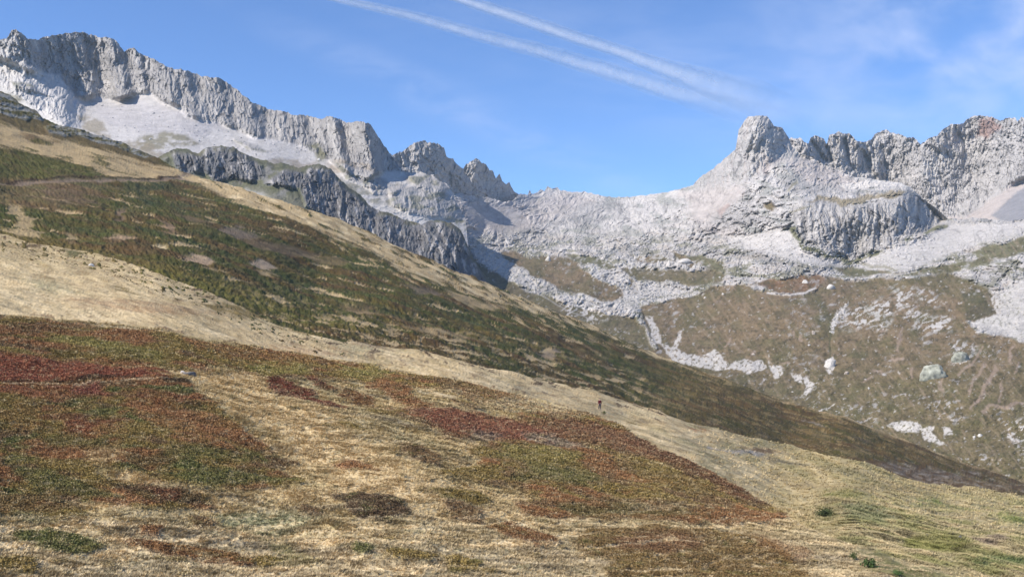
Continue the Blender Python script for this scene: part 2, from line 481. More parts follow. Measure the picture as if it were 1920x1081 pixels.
# ---- near slope: heath mats and tussock grass
def cover_near(G):
    w = 1.0
    wx = plan_noise(G, 5, 3.5, 5, 3, .62) * 55; wy = plan_noise(G, 5, 3.5, 5, 23, .62) * 22
    C = Cover(G, TAND, wx, wy)
    n = plan_noise(G, 9, 5, 5, 41); C.mix(ss(.0, .25, n) * .7, BEIGE); C.mix(ss(.05, .3, -n) * .6, TAN)
    n = plan_noise(G, 16, 3, 4, 44); C.mix(ss(.12, .35, n) * .5, GREYT)
    C.mix(ss(940, 1060, G['py'] + 30 * n) * .45, GREYT)
    straw_wedge = lay_mask(C.x, C.y, [(360, 715), (480, 715), (640, 790), (760, 880), (900, 950), (1000, 960), (1000, 985), (860, 975), (640, 930), (560, 860), (500, 810), (420, 765)], 30, wx, wy)
    C.mix(straw_wedge * .9, TAN * .97 + TANL * .03, 0)  # wedge of pale straw grass between the heath mats
    mixA = [OLIVE, RUST, GREEN, BROWN, RUST]
    band = [(-260, 590), (0, 597), (150, 612), (300, 630), (500, 662), (700, 690), (800, 705), (870, 718), (930, 733), (1000, 748), (900, 752), (850, 738), (700, 722), (560, 716), (480, 712),
            (400, 703), (300, 694), (200, 690), (0, 690), (-260, 700)]
    m = lay_mask(C.x, C.y, band, 4, wx * .35, wy * .35); heath_tint(C, G, m, [OLIVE, RUST, OLIVE * .8, BROWN, RUST], 60)
    for poly, col, a in [([(90, 632), (200, 640), (290, 668), (300, 685), (210, 672), (120, 655)], YEL, .75),
                         ([(470, 688), (560, 682), (575, 700), (520, 708), (470, 704)], YEL, .75), ([(630, 694), (700, 688), (745, 700), (720, 712), (640, 712)], YEL, .75),
                         ([(0, 612), (90, 612), (150, 625), (60, 634), (0, 630)], BROWN, .6), ([(380, 650), (520, 664), (640, 685), (500, 682), (400, 668)], RUST, .6),
                         ([(800, 712), (900, 728), (960, 742), (900, 746), (820, 730)], BROWN, .8)]:
        C.patch(poly, col, 8, a, .8, 1)
    left = [(-260, 675), (0, 672), (200, 688), (290, 698), (345, 716), (350, 726), (400, 760), (440, 795), (490, 840), (530, 868), (500, 880), (560, 905), (560, 922),
            (470, 927), (330, 915), (240, 905), (290, 918), (385, 930), (392, 955), (320, 962), (255, 958), (190, 950), (130, 955), (160, 975), (120, 985), (0, 978), (-260, 985)]
    m = lay_mask(C.x, C.y, left, 3, wx * .6, wy * .6); heath_tint(C, G, m, mixA, 80)
    for poly, col, a in [([(-260, 676), (0, 676), (100, 680), (200, 690), (285, 700), (320, 712), (200, 720), (0, 722), (-260, 730)], RED, .9),
                         ([(0, 722), (150, 724), (200, 745), (215, 760), (100, 760), (0, 745)], RED, .55),
                         ([(128, 728), (180, 726), (212, 748), (190, 754), (140, 742)], CRIM, .8), ([(55, 778), (130, 778), (160, 795), (100, 798), (60, 790)], CRIM, .5),
                         ([(185, 788), (245, 792), (240, 802), (195, 800)], CRIM, .7), ([(120, 795), (185, 800), (180, 818), (130, 815)], RED * .8, .6),
                         ([(230, 735), (330, 738), (400, 765), (300, 765)], RED * .9, .5), ([(230, 765), (380, 770), (460, 815), (440, 830), (300, 812)], RUST * 1.05, .7),
                         ([(150, 768), (215, 775), (210, 788), (155, 782)], GREEN, .8), ([(-260, 750), (0, 752), (80, 770), (70, 810), (0, 805), (-260, 810)], OLIVE, .7),
                         ([(70, 825), (140, 816), (210, 830), (200, 850), (90, 842)], GREEN, .7), ([(300, 845), (420, 850), (500, 858), (480, 872), (320, 870)], GREEN, .7),
                         ([(300, 895), (400, 890), (540, 900), (550, 915), (440, 922), (330, 912)], GREEN, .85), ([(230, 860), (320, 860), (330, 882), (250, 882)], DGREEN, .6),
                         ([(20, 880), (100, 895), (180, 915), (230, 945), (150, 940), (60, 915)], GREEN, .8), ([(200, 905), (300, 915), (385, 935), (390, 952), (300, 955), (240, 930)], DBROWN, .75),
                         ([(260, 918), (330, 925), (330, 950), (290, 945)], RED * .7, .6), ([(-260, 925), (90, 930), (140, 945), (150, 965), (0, 968), (-260, 975)], BROWN, .6),
                         ([(0, 850), (80, 855), (60, 875), (0, 878)], GREEN, .7)]:
        C.patch(poly, col, 7, a, .7, 1)
    C.patch([(145, 848), (230, 855), (230, 885), (300, 905), (240, 907), (170, 880)], TAND, 5, .55, 1.2, 0)
    C.patch([(215, 880), (250, 885), (300, 908), (270, 912), (225, 895)], TAN, 4, .8, 1, 0)
    C.stroke([(-200, 728), (0, 720), (100, 722), (180, 720), (260, 716)], 3, DBROWN * .6, 2, .8)
    C.stroke([(-200, 732), (0, 724), (90, 726), (200, 726), (290, 722), (350, 714), (400, 712)], 2, TAN, 1, .6)
    C.stroke([(160, 717), (245, 710)], 7, DBROWN * .5, 2, .8, .5, 1)
    C.patch([(298, 718), (340, 714), (360, 717), (345, 724), (310, 726)], DBROWN * .5, 2, .9, .3, 1)
    C.patch([(340, 694), (430, 700), (520, 716), (560, 738), (470, 730), (400, 712), (300, 706)], TAN, 5, .8, .8, 0)
    # smaller heath mats on the tussock grass
    mats = [([(498, 712), (530, 711), (548, 722), (575, 736), (600, 750), (635, 765), (655, 773), (620, 770), (590, 757), (555, 748), (515, 735)], RED * .62),
            ([(582, 716), (600, 720), (625, 732), (600, 731)], RED * .6),
            ([(632, 733), (660, 735), (690, 750), (700, 766), (672, 762), (645, 748)], RUST * .8), ([(682, 722), (735, 720), (770, 735), (785, 750), (815, 768), (775, 770), (745, 752), (700, 738)], RUST),
            ([(640, 795), (670, 803), (700, 815), (660, 808)], OLIVE), ([(622, 873), (660, 862), (690, 868), (712, 880), (640, 884)], RUST * 1.2),
            ([(510, 860), (560, 870), (540, 885), (500, 880)], BROWN),
            ([(750, 843), (790, 845), (830, 862), (825, 877), (790, 868), (760, 855)], BROWN), ([(625, 930), (680, 924), (730, 932), (760, 950), (770, 965), (720, 980), (660, 975), (650, 945)], DBROWN * 1.3),
            ([(562, 955), (600, 962), (595, 980), (565, 978)], BROWN), ([(805, 930), (860, 922), (900, 930), (925, 950), (900, 955), (850, 945)], OLIVE * .8), ([(835, 945), (905, 960), (900, 985), (850, 980)], BROWN),
            ([(908, 992), (960, 986), (1000, 1000), (1045, 1025), (1010, 1035), (960, 1020)], RUST * .8), ([(972, 945), (1030, 950), (1040, 970), (990, 968)], RUST),
            ([(220, 1008), (260, 1010), (330, 1028), (400, 1038), (465, 1048), (470, 1062), (400, 1060), (320, 1046), (250, 1028)], RUST * .8), ([(470, 1045), (520, 1048), (535, 1060), (490, 1064)], OLIVE),
            ([(30, 1008), (90, 1002), (160, 1015), (195, 1030), (160, 1042), (80, 1035), (35, 1025)], GREEN), ([(-100, 1055), (60, 1058), (70, 1090), (-100, 1090)], OLIVE),
            ([(360, 975), (400, 985), (385, 1000), (360, 998)], BROWN), ([(735, 1035), (790, 1040), (830, 1055), (780, 1060), (730, 1050)], OLIVE * .85), ([(830, 1055), (870, 1045), (905, 1060), (890, 1080), (840, 1085)], OLIVE),
            ([(665, 1030), (700, 1035), (690, 1048), (665, 1045)], GREEN), ([(262, 990), (300, 992), (300, 1008), (268, 1006)], RUST),
            ([(1080, 1012), (1120, 996), (1250, 994), (1340, 997), (1400, 1012), (1450, 1030), (1500, 1062), (1530, 1120), (1120, 1120), (1150, 1060), (1090, 1040)], BROWN * .7 + OLIVE * .3)]
    for poly, col in mats:
        m = lay_mask(C.x, C.y, poly, 3, wx * .55, wy * .55)
        heath_tint(C, G, m, [col, col * .75 + OLIVE * .25, col * .8, GREEN * .5 + col * .5], 90, 6, 4)
    big = [(688, 770), (740, 772), (800, 768), (850, 772), (900, 778), (960, 792), (990, 775), (1040, 790), (1110, 778), (1160, 800), (1200, 824), (1260, 856), (1320, 885), (1370, 912), (1410, 935),
           (1455, 955), (1480, 975), (1450, 985), (1340, 985), (1240, 978), (1130, 976), (1060, 975), (1000, 968), (975, 945), (1010, 930), (940, 915), (880, 905), (838, 895), (835, 880), (900, 880),
           (905, 868), (880, 850), (900, 842), (960, 835), (930, 820), (860, 825), (800, 805), (750, 790), (700, 780)]
    m = lay_mask(C.x, C.y, big, 3, wx * .6, wy * .6); heath_tint(C, G, m, [BROWN, OLIVE * .9, RUST, OLIVE, RUST * .85], 120); C.mix(m * ss(.10, .26, fbm(G['px'] / 42, (G['py'] - .3 * G['px']) / 5, 4, 182, .6)) * .75, TAND, 0)
    for poly, col, a in [([(750, 775), (830, 770), (900, 780), (990, 800), (1080, 830), (1060, 850), (960, 842), (900, 825), (830, 810)], c8(132, 78, 54, .8), .85),
                         ([(980, 795), (1060, 790), (1130, 800), (1200, 835), (1260, 865), (1180, 850), (1080, 835), (1010, 815)], c8(124, 84, 56, .80), .8),
                         ([(940, 835), (1010, 838), (1080, 860), (1090, 885), (1000, 880), (930, 862)], YEL * .85, .75), ([(1000, 880), (1100, 885), (1140, 910), (1060, 920), (950, 905)], GREEN, .7),
                         ([(1150, 860), (1250, 880), (1350, 930), (1300, 935), (1200, 905)], OLIVE * .75, .7), ([(1040, 945), (1200, 950), (1330, 968), (1200, 975), (1060, 972)], DGREEN * 1.1, .7),
                         ([(1160, 800), (1200, 824), (1320, 885), (1450, 955), (1430, 962), (1300, 895), (1180, 830)], c8(100, 70, 50, .76), .7), ([(1400, 1000), (1500, 1030), (1520, 1060), (1420, 1040)], RUST * .8, .6),
                         ([(1150, 1015), (1250, 1005), (1330, 1020), (1280, 1045), (1170, 1040)], c8(126, 88, 58, .78), .7)]:
        C.patch(poly, col, 9, a, .8, 1)
    mid = [(830, 735), (900, 738), (1000, 752), (1080, 772), (1110, 785), (1050, 790), (980, 775), (900, 765), (850, 760)]
    m = lay_mask(C.x, C.y, mid, 5, wx, wy) * .8; heath_tint(C, G, m, [BROWN * 1.1, TAND, OLIVE, RUST], 140, 5, 3)
    C.patch([(970, 815), (1040, 822), (1080, 838), (1130, 850), (1050, 845), (1000, 830)], GREYT, 4, .8, .8, 0)
    C.patch([(868, 810), (940, 818), (940, 838), (880, 832)], GREYT, 5, .6, 1, 0)
    C.patch([(960, 745), (1100, 765), (1060, 775), (900, 762)], BEIGE, 6, .4, 1, 0)
    # tussock islands inside the heath, heath sprigs inside the grass
    isl = plan_noise(G, 3.2, 1.4, 4, 150, .62)
    C.mix(ss(.24, .36, isl) * C.heath * ss(800, 960, G['py']) * .8, TAND, 0)
    C.mix(ss(.40, .5, -isl) * (1 - C.heath) * .75, OLIVE * .8, 1)
    C.patch([(400, 968), (470, 960), (560, 965), (600, 985), (560, 1003), (480, 1004), (420, 990)], SAGE, 10, .7, .8, 0)
    C.patch([(480, 1010), (540, 1015), (590, 1045), (600, 1070), (540, 1060), (500, 1030)], GREEN * 1.5, 9, .5, 1, 0)
    C.patch([(20, 965), (90, 975), (120, 985), (40, 985)], SAGE * .8, 8, .5)
    for pts in [[(-200, 998), (0, 997), (150, 993), (260, 990), (400, 997), (480, 1006), (560, 1004), (680, 996), (800, 988), (950, 985), (1080, 987), (1200, 989), (1340, 990), (1440, 984), (1520, 978)],
                [(200, 1010), (400, 1012), (560, 1018), (700, 1024), (860, 1020), (1040, 1028)], [(120, 950), (180, 955), (250, 958)], [(400, 1072), (560, 1066), (760, 1070), (900, 1072)],
                [(1180, 1081), (1290, 1075), (1360, 1058), (1400, 1052)], [(1290, 1000), (1330, 1030), (1370, 1035)], [(1440, 1062), (1520, 1075), (1580, 1081)],
                [(0, 1050), (120, 1044), (200, 1040), (260, 1032)]]:
        C.stroke(pts, 3.2, TANL, 1.8, .9, .25, 0)
    lo_ = ss(930, 1010, G['py']); wv = fbm((G['px'] + 40) / 150, (G['py'] + 5 * np.sin(G['px'] / 90)) / 6.5, 4, 178, .55)
    C.mix(lo_ * ss(.12, .26, wv) * .7, TANL, 0); C.mix(lo_ * ss(.12, .3, -wv) * (1 - C.heath) * .5, c8(132, 118, 88, .72))
    fine_speckle(C, G)
    G['heath'] = C.heath
    return C.col


def broad(G):
    X, Y = G['X'], G['Y']
    return .55 * fbm(X / 13, Y / 9, 3, 221, .5) + .22 * ridged(X / 9 + .2 * Y / 9, Y / 3.2, 2, 225)


def bumps(G, tus=.16, hea=.22):
    X, Y = G['X'], G['Y']; h = G.get('heath', np.zeros_like(X))
    fade = np.clip(120 / G['d'], .3, 1)
    t1 = ridged(X / .75, Y / 1.0, 2, 201, .5); t2 = fbm(X / .34, Y / .4, 2, 205)
    z = (t1 * .5 + t2 * .6) * tus * (1 - h * .4) + h * (hea + hea * .9 * fbm(X / 1.6, Y / 1.3, 3, 211, .6))
    return z * fade + broad(G)


XS0, XS1 = -150, 2060
near = layer('near', 'hillside', XS0, XS1, curve(CREST_NEAR), lambda x: x * 0 + 1200, lambda x, y: SLOPE(x, y), None, bumps, cover_near, M_TURF, 1.45,
             back=(0.004, 0.012, 0.03, 0.06), extra=[(60000, .06), (3400, 1.6), (2187, 2.6), (1950, 5), (1772, 9), (1640, 15), (1505, 25), (1380, 36)], drop=.8)


def cover_tan(G):
    wx = plan_noise(G, 7, 4, 5, 303, .62) * 60; wy = plan_noise(G, 7, 4, 5, 323, .62) * 14
    C = Cover(G, TAN, wx, wy)
    # streaks that run down with the ridge
    q = G['py'] - .27 * G['px']
    st = fbm(G['X'] / 10 + G['Y'] / 60, (G['Z'] + .30 * G['X']) / .55, 4, 333, .6)
    C.mix(ss(.02, .35, st) * .8, TANL); C.mix(ss(.05, .35, -st) * .75, TAND)
    C.mix(ss(1120, 1260, G['px'] - (G['py'] - 800) * .3) * ss(.0, .4, fbm(G['X'] / 9, (G['Z'] + .3 * G['X']) / 1.2, 4, 340) + .1) * .6, c8(170, 164, 118, .56))
    C.mix((1 - ss(0, 500, G['px'])) * ss(470, 560, G['py'] - .1 * G['px']) * .45, TANL)
    C.mix((1 - ss(0, 400, G['px'])) * (1 - ss(455, 520, G['py'] - .15 * G['px'])) * .6, TAND)
    C.patch([(20, 515), (100, 530), (160, 550), (90, 545)], SAGE, 6, .5); C.patch([(600, 640), (760, 660), (680, 662)], SAGE, 5, .4)
    C.patch([(120, 560), (260, 565), (420, 590), (300, 590), (160, 575)], c8(196, 150, 112, .58), 8, .55)
    C.patch([(480, 640), (620, 655), (660, 668), (560, 668)], c8(186, 140, 104, .58), 6, .5)
    tb = curve(CREST_TAN)(G['px'])
    sp = fbm(G['X'] / 3.2, (G['Z'] + .28 * G['X']) / .5, 4, 350, .6)
    C.mix(ss(.22, .30, sp) * (1 - ss(6, 50, G['py'] - tb)) * (G['px'] < 1250), DBROWN * 1.1, 1)
    nb = curve(CREST_NEAR)(G['px'])
    C.mix(ss(.20, .30, sp) * ss(16, 3, nb - G['py']) if False else ss(.16, .28, sp) * (1 - ss(3, 22, nb - G['py'])) * (G['px'] < 1150) * .9, BROWN, 1)
    # bilberry mats creeping in from the dark slope
    for poly, col in [([(375, 568), (440, 573), (510, 590), (520, 602), (450, 598), (400, 582)], OLIVE * .7), ([(465, 570), (520, 578), (530, 586), (480, 582)], RED * .55),
                      ([(515, 607), (590, 612), (640, 632), (580, 630)], OLIVE * .8), ([(548, 604), (600, 610), (590, 616), (555, 612)], RUST * .6),
                      ([(640, 632), (700, 638), (780, 655), (760, 658), (680, 648)], DBROWN * 1.1), ([(195, 538), (230, 542), (285, 556), (245, 552)], OLIVE * .7), ([(120, 471), (150, 472), (150, 480), (125, 478)], DH1),
                      ([(40, 455), (75, 462), (70, 468), (45, 462)], DBROWN), ([(325, 558), (350, 562), (345, 568), (328, 564)], DH2),
                      ([(1165, 784), (1190, 790), (1200, 800), (1175, 796)], OLIVE * .8), ([(1380, 838), (1440, 842), (1465, 851), (1420, 850)], c8(112, 78, 44, .6)),
                      ([(1285, 800), (1330, 808), (1300, 812)], RUST * 1.2), ([(1540, 958), (1555, 958), (1556, 968), (1542, 966)], DGREEN)]:
        m = lay_mask(C.x, C.y, poly, 2.5, wx * .5, wy * .6); heath_tint(C, G, m * .9, [col, col * .8, col * 1.2, OLIVE * .6], 360, 6, 4)
    C.stroke([(1328, 841), (1360, 845), (1400, 849), (1432, 853)], 5, c8(212, 200, 190, .62), 2, .9, .25)
    C.stroke([(1432, 853), (1450, 865), (1500, 873), (1560, 885), (1640, 902)], 3, c8(186, 170, 150, .6), 2, .7, .25)
    C.stroke([(1470, 868), (1560, 880), (1660, 898)], 4, c8(150, 138, 118, .5), 3, .6, .3)
    C.stroke([(1500, 912), (1600, 920), (1760, 922)], 14, c8(190, 160, 128, .56), 8, .5, .8)
    for pts in [[(1130, 800), (1200, 815), (1300, 850), (1420, 905)], [(1190, 800), (1280, 835), (1400, 880), (1500, 930)], [(1150, 792), (1200, 802), (1260, 830)], [(1300, 860), (1400, 905), (1530, 965), (1660, 1010)],
                [(1340, 880), (1450, 945), (1540, 990)]]:
        C.stroke(pts, 3, TANL, 2, .7, .3)
        C.stroke([(a + 8, b + 6) for a, b in pts], 3, c8(130, 116, 74, .5), 2, .55, .3, .6)
    fine_speckle(C, G, True)
    bare = 1 - ss(1250, 1600, G['px']); C.col = C.col * (1 - (.20 * bare + .26 * (1 - bare)) * (1 - C.heath))[..., None]; C.mix((1 - bare) * (1 - C.heath) * .35, c8(152, 144, 96, .74))  # bare grass darkened in colour, standing in for missing tuft self-shadow
    sb = streaks(G, CREST_TAN, 34, 2.2, 3, 394); C.mix(bare * ss(.12, .4, sb) * (1 - C.heath) * .5, c8(150, 120, 78, .75)); C.mix(bare * ss(.18, .45, -sb) * (1 - C.heath) * .4, TANL)
    C.stroke([(1480, 960), (1540, 985), (1600, 1005), (1700, 1032), (1800, 1062), (1860, 1085)], 3, TANL, 1.5, .8, .25)
    # bottom right: greener, hummocky meadow
    br = ss(1470, 1640, G['px']) * ss(905, 960, G['py'] - .02 * (G['px'] - 1600))
    g1 = plan_noise(G, 9, 5, 5, 370, .6); g2 = plan_noise(G, 4, 2.6, 5, 375, .6)
    C.mix(br * .6, BEIGE * .92); C.mix(br * ss(-.15, .2, g1) * .75, c8(146, 144, 88, .72)); C.mix(br * ss(.12, .3, g2) * .55, TAN); C.mix(br * ss(.14, .3, -g2) * .6, c8(104, 96, 66, .55), .5)
    for poly, col in [([(1690, 1010), (1760, 1003), (1800, 1012), (1800, 1035), (1740, 1038), (1690, 1028)], c8(138, 138, 70, .62)), ([(1545, 920), (1590, 923), (1620, 934), (1560, 932)], c8(126, 130, 66, .6)),
                      ([(1730, 938), (1758, 937), (1755, 946), (1735, 946)], c8(98, 130, 62, .6)), ([(1870, 965), (1925, 968), (1925, 985), (1870, 982)], c8(124, 136, 70, .62)),
                      ([(1840, 1048), (1930, 1050), (1930, 1065), (1850, 1062)], c8(90, 116, 66, .6)), ([(1580, 950), (1640, 948), (1680, 975), (1660, 990), (1590, 975)], c8(140, 144, 102, .58)),
                      ([(1530, 935), (1570, 938), (1585, 950), (1540, 948)], c8(110, 92, 66, .58)), ([(1780, 1020), (1810, 1018), (1812, 1040), (1790, 1042)], c8(92, 84, 44, .6)),
                      ([(1830, 1010), (1880, 1012), (1880, 1025), (1840, 1025)], c8(150, 130, 116, .58)), ([(1600, 1075), (1700, 1060), (1760, 1085), (1700, 1120), (1600, 1120)], c8(126, 124, 76, .58))]:
        C.patch(poly, col, 7, .7, 1.0)
    for poly in ([(1590, 1040), (1625, 1042), (1660, 1060), (1640, 1072), (1600, 1062)], [(1525, 955), (1560, 955), (1570, 972), (1535, 974)], [(1660, 1070), (1720, 1068), (1730, 1090), (1660, 1090)]):
        C.patch(poly, c8(104, 106, 60, .74), 7, .6, 1.0)
    G['heath'] = C.heath
    return C.col


def streaks(G, crest, lx, ly, oc, s):
    return fbm(G['px'] / lx, (G['py'] - curve(crest)(G['px'])) / ly, oc, s, .6)


def bumps_tan(G):
    X, Y = G['X'], G['Y']
    br = ss(1400, 1650, G['px'])
    z = bumps(G, .12, .2) * (.25 + .75 * br) + (1 - br) * (.75 * broad(G) + .14 * streaks(G, CREST_TAN, 22, 3.2, 3, 391))
    return z + .45 * fbm(X / 7, Y / 4, 3, 380) * br + .22 * ridged(X / 14, (G['Z'] + .3 * X) / 1.3, 3, 385, .55) * ss(500, 900, G['px'])


tan = layer('tan', 'meadow_ridge', XS0, XS1, curve(CREST_TAN), lambda x: np.maximum(curve(CREST_NEAR)(x) + 40, curve(CREST_TAN)(x) + 60), lambda x, y: SLOPE(x, y) * (1 + j12(x)), None, bumps_tan, cover_tan, M_TURF, 1.45,
            back=(0.004, 0.012, 0.03, 0.06), drop=.8)


def cover_heath(G):
    wx = plan_noise(G, 16, 9, 5, 403, .62) * 60; wy = plan_noise(G, 16, 9, 5, 423, .62) * 16
    C = Cover(G, DH1, wx, wy); C.heath[:] = 1
    n1 = plan_noise(G, 34, 18, 5, 431); n2 = plan_noise(G, 20, 12, 5, 441); n3 = plan_noise(G, 9, 5, 5, 447, .6)
    C.mix(ss(.02, .2, n1) * .9, DH2); C.mix(ss(.05, .22, -n1) * .85, DH3); C.mix(ss(.10, .3, n2) * .7, DH4); C.mix(ss(.16, .3, n3) * .5, DH3 * .7); C.mix(ss(.2, .34, -n3) * .5, DH2 * .7)
    C.mix(ss(.05, .3, -n2) * (1 - ss(1100, 1300, G['px'])) * .4, c8(70, 82, 46, .75))
    # paler bare grass islands, long and level
    isl = fbm(G['X'] / 15, (G['Z'] + .22 * G['X']) / 1.6 + 9, 5, 455, .62)
    right = ss(1150, 1350, G['px'])
    C.mix(ss(.24, .31, isl) * (1 - right * .8) * ss(250, 420, G['py'] + (G['px'] < 500) * 0), TAN3, 0)
    C.mix(right * .5, c8(88, 72, 46, .72)); C.mix(right * ss(.05, .3, n2) * .5, c8(104, 96, 52, .72))
    C.mix(right * ss(.20, .3, isl) * .5, c8(130, 114, 84, .55), 0)
    C.patch([(0, 425), (60, 440), (200, 470), (330, 500), (480, 545), (560, 590), (420, 560), (250, 520), (100, 485), (-200, 470), (-200, 420)], c8(116, 104, 54, .75), 8, .6, 1, 1)
    C.patch([(190, 498), (330, 512), (450, 545), (560, 585), (700, 625), (560, 600), (400, 560), (260, 525)], c8(108, 104, 48, .8), 8, .8, 1, 1)
    # erosion, grass bands at the upper left
    C.patch([(-200, 330), (0, 338), (120, 343), (200, 350), (190, 368), (160, 385), (90, 395), (0, 385), (-200, 380)], c8(136, 114, 86, .66), 9, .45, 1.4, .5)
    C.patch([(80, 350), (150, 362), (200, 380), (150, 385), (90, 370)], c8(122, 94, 80, .66), 6, .5, 1.2, .8)
    C.patch([(-200, 205), (-60, 215), (0, 232), (80, 253), (150, 269), (250, 299), (335, 322), (342, 334), (215, 334), (130, 302), (60, 287), (0, 277), (-200, 260)], TAN3, 2.5, .95, .6, 0)
    C.patch([(-200, 262), (0, 279), (60, 290), (130, 305), (200, 328), (150, 334), (60, 336), (-200, 338)], DH1 * 1.1, 3, .95, .6, 1)
    C.patch([(-200, 120), (0, 178), (80, 225), (160, 252), (250, 285), (320, 312), (280, 308), (180, 278), (80, 252), (0, 232), (-200, 195)], c8(124, 106, 70, .58), 4, .85, .7, .4)
    C.patch([(28, 250), (70, 256), (110, 270), (60, 266)], DBROWN * 1.2, 3, .8, .6); C.patch([(200, 280), (290, 305), (320, 318), (260, 306)], c8(110, 92, 50, .58), 3, .8, .6, 1)
    for a, b, c, d in ((30, 278, 60, 284), (110, 292, 130, 297), (165, 290, 200, 297), (200, 316, 240, 324), (170, 305, 200, 310), (235, 322, 262, 327), (60, 262, 100, 270)):
        C.stroke([(a, b), (c, d)], 3.5, DH1, 2, .85, .5, 1)
    C.stroke([(10, 344), (80, 338), (150, 335), (220, 334), (300, 336), (338, 331)], 3.5, c8(70, 52, 40, .5), 1.5, .9, .15, 1)
    C.stroke([(-200, 352), (0, 348), (80, 343), (200, 340), (300, 340), (345, 334), (368, 332), (395, 337)], 5, c8(160, 138, 118, .58), 2, .85, .15, 0)
    C.patch([(335, 327), (365, 327), (400, 338), (360, 345), (335, 340)], c8(172, 150, 128, .58), 3, .8, .3, 0)
    # grass along the crest, torn by dark streaks
    edge = [(340, 335)] + [(x, y - 20) for x, y in CREST_HEATH if x >= 360] + [(2150, 986), (1900, 899), (1500, 764), (1250, 677), (1120, 622), (1000, 584), (900, 556), (850, 542), (760, 506), (680, 470), (600, 432), (520, 406), (420, 371), (370, 346)]
    stc = fbm(G['X'] / 9 + G['Y'] / 50, (G['Z'] + .50 * G['X']) / 1.8, 4, 466, .6)
    m = lay_mask(C.x, C.y, edge, 4, wx * .5, wy * .5) * (1 - .35 * ss(1150, 1400, G['px']))
    C.mix(m * ss(.10, .02, stc) if False else m * (1 - ss(.05, .14, stc - .22 * (1 - ss(500, 800, G['px'])))), TAN3 * 1.05, 0)
    C.mix(m * ss(.12, .25, -stc) * .6, TANL * .9, 0)
    inner = lay_mask(C.x, C.y, [(640, 440), (760, 490), (900, 545), (1100, 620), (1300, 700), (1250, 700), (1050, 640), (900, 590), (760, 530), (600, 460)], 8, wx, wy)
    C.mix(inner * ss(.16, .24, stc) * (1 - ss(1000, 1250, G['px'])), TAN3, 0)
    for poly, col in [([(337, 480), (360, 479), (392, 490), (398, 496), (370, 498), (345, 490)], c8(200, 172, 142, .62)), ([(464, 492), (482, 489), (495, 494), (512, 502), (515, 507), (480, 505)], c8(204, 178, 150, .62)),
                      ([(385, 500), (420, 512), (415, 516), (388, 508)], TAN3), ([(478, 508), (520, 515), (525, 522), (490, 518)], TAN3), ([(300, 415), (318, 418), (330, 435), (322, 442), (305, 428)], c8(160, 132, 104, .58)),
                      ([(15, 385), (40, 388), (50, 410), (80, 435), (70, 440), (40, 430), (20, 405)], TAN3 * .85), ([(410, 425), (450, 428), (490, 450), (450, 448), (420, 440)], c8(140, 124, 108, .55)),
                      ([(205, 440), (245, 448), (240, 455), (210, 450)], c8(190, 160, 128, .6)), ([(290, 461), (310, 464), (305, 468), (292, 465)], TANL), ([(120, 440), (150, 443), (130, 455)], TAN3 * .9),
                      ([(0, 430), (60, 436), (75, 448), (20, 444)], TAN3), ([(215, 393), (232, 394), (230, 418), (220, 415)], c8(140, 118, 98, .55)), ([(320, 400), (370, 410), (400, 425), (350, 415)], c8(128, 110, 84, .55)),
                      ([(460, 450), (540, 460), (620, 480), (560, 482), (480, 465)], c8(122, 104, 80, .55)), ([(575, 480), (640, 490), (650, 500), (590, 494)], c8(130, 112, 80, .56)),
                      ([(650, 570), (700, 578), (712, 592), (660, 592)], c8(138, 116, 84, .56)), ([(755, 535), (800, 540), (830, 556), (780, 552)], c8(132, 116, 96, .56)), ([(830, 545), (880, 560), (960, 580), (910, 582), (850, 566)], TAN3 * .8),
                      ([(1010, 660), (1040, 655), (1055, 662), (1030, 672)], c8(160, 142, 122, .56)), 
                      ([(760, 615), (850, 624), (900, 636), (820, 630)], TAN3 * .85)]:
        C.patch(poly, col, 3, .85, .6, 0)
    for poly in [[(255, 365), (290, 370), (300, 385), (265, 382)], [(325, 380), (365, 385), (360, 400), (330, 398)], [(200, 350), (300, 345), (340, 355), (250, 362)]]:
        C.patch(poly, c8(64, 76, 48, .7), 5, .8, .8, 1)
    lowb = ss(110, 20, curve(CREST_TAN)(G['px']) - G['py']) if False else 1 - ss(15, 90, curve(CREST_TAN)(G['px']) - G['py'])
    sk = streaks(G, CREST_TAN, 42, 5.5, 4, 520)
    C.mix(lowb * ss(.12, .22, sk) * (1 - ss(1150, 1350, G['px'])) * ss(380, 600, G['px']) * .9, TAN3, 0)
    sk2 = streaks(G, CREST_HEATH, 60, 7, 5, 530); sk3 = streaks(G, CREST_HEATH, 24, 3.0, 3, 540)
    C.mix(C.heath * ss(.08, .3, sk2) * .5, DH2 * .85); C.mix(C.heath * ss(.08, .3, -sk2) * .45, DH4); C.mix(C.heath * ss(.1, .35, sk3) * .35, DH1 * .6); C.mix(C.heath * ss(.16, .4, -sk3) * .3, TAN3 * .7)
    C.mix(right * C.heath * .2, DH2 * .8); sk4 = streaks(G, CREST_HEATH, 70, 6, 5, 560); C.mix(right * ss(.06, .25, sk4) * .6, DH1 * .75, 1); C.mix(right * ss(.06, .25, -sk4) * .5, c8(124, 100, 60, .74), 1); C.mix(right * ss(.17, .24, streaks(G, CREST_HEATH, 26, 3.2, 4, 565)) * .6, c8(150, 130, 92, .74), 0)
    # stony foot at the right
    C.patch([(1620, 862), (1680, 868), (1760, 880), (1840, 890), (1800, 898), (1730, 905), (1690, 892), (1640, 874)], c8(122, 110, 100, .56), 5, .8, 1, 0)
    C.patch([(1690, 890), (1760, 892), (1900, 905), (1960, 925), (1800, 912), (1740, 908)], c8(150, 130, 108, .66), 4, .5, 1, 0)
    ft = lay_mask(C.x, C.y, [(1600, 855), (1680, 862), (1800, 880), (1960, 905), (2060, 950), (1800, 925), (1690, 900)], 8, wx, wy); sf = streaks(G, CREST_TAN, 22, 4, 4, 550)
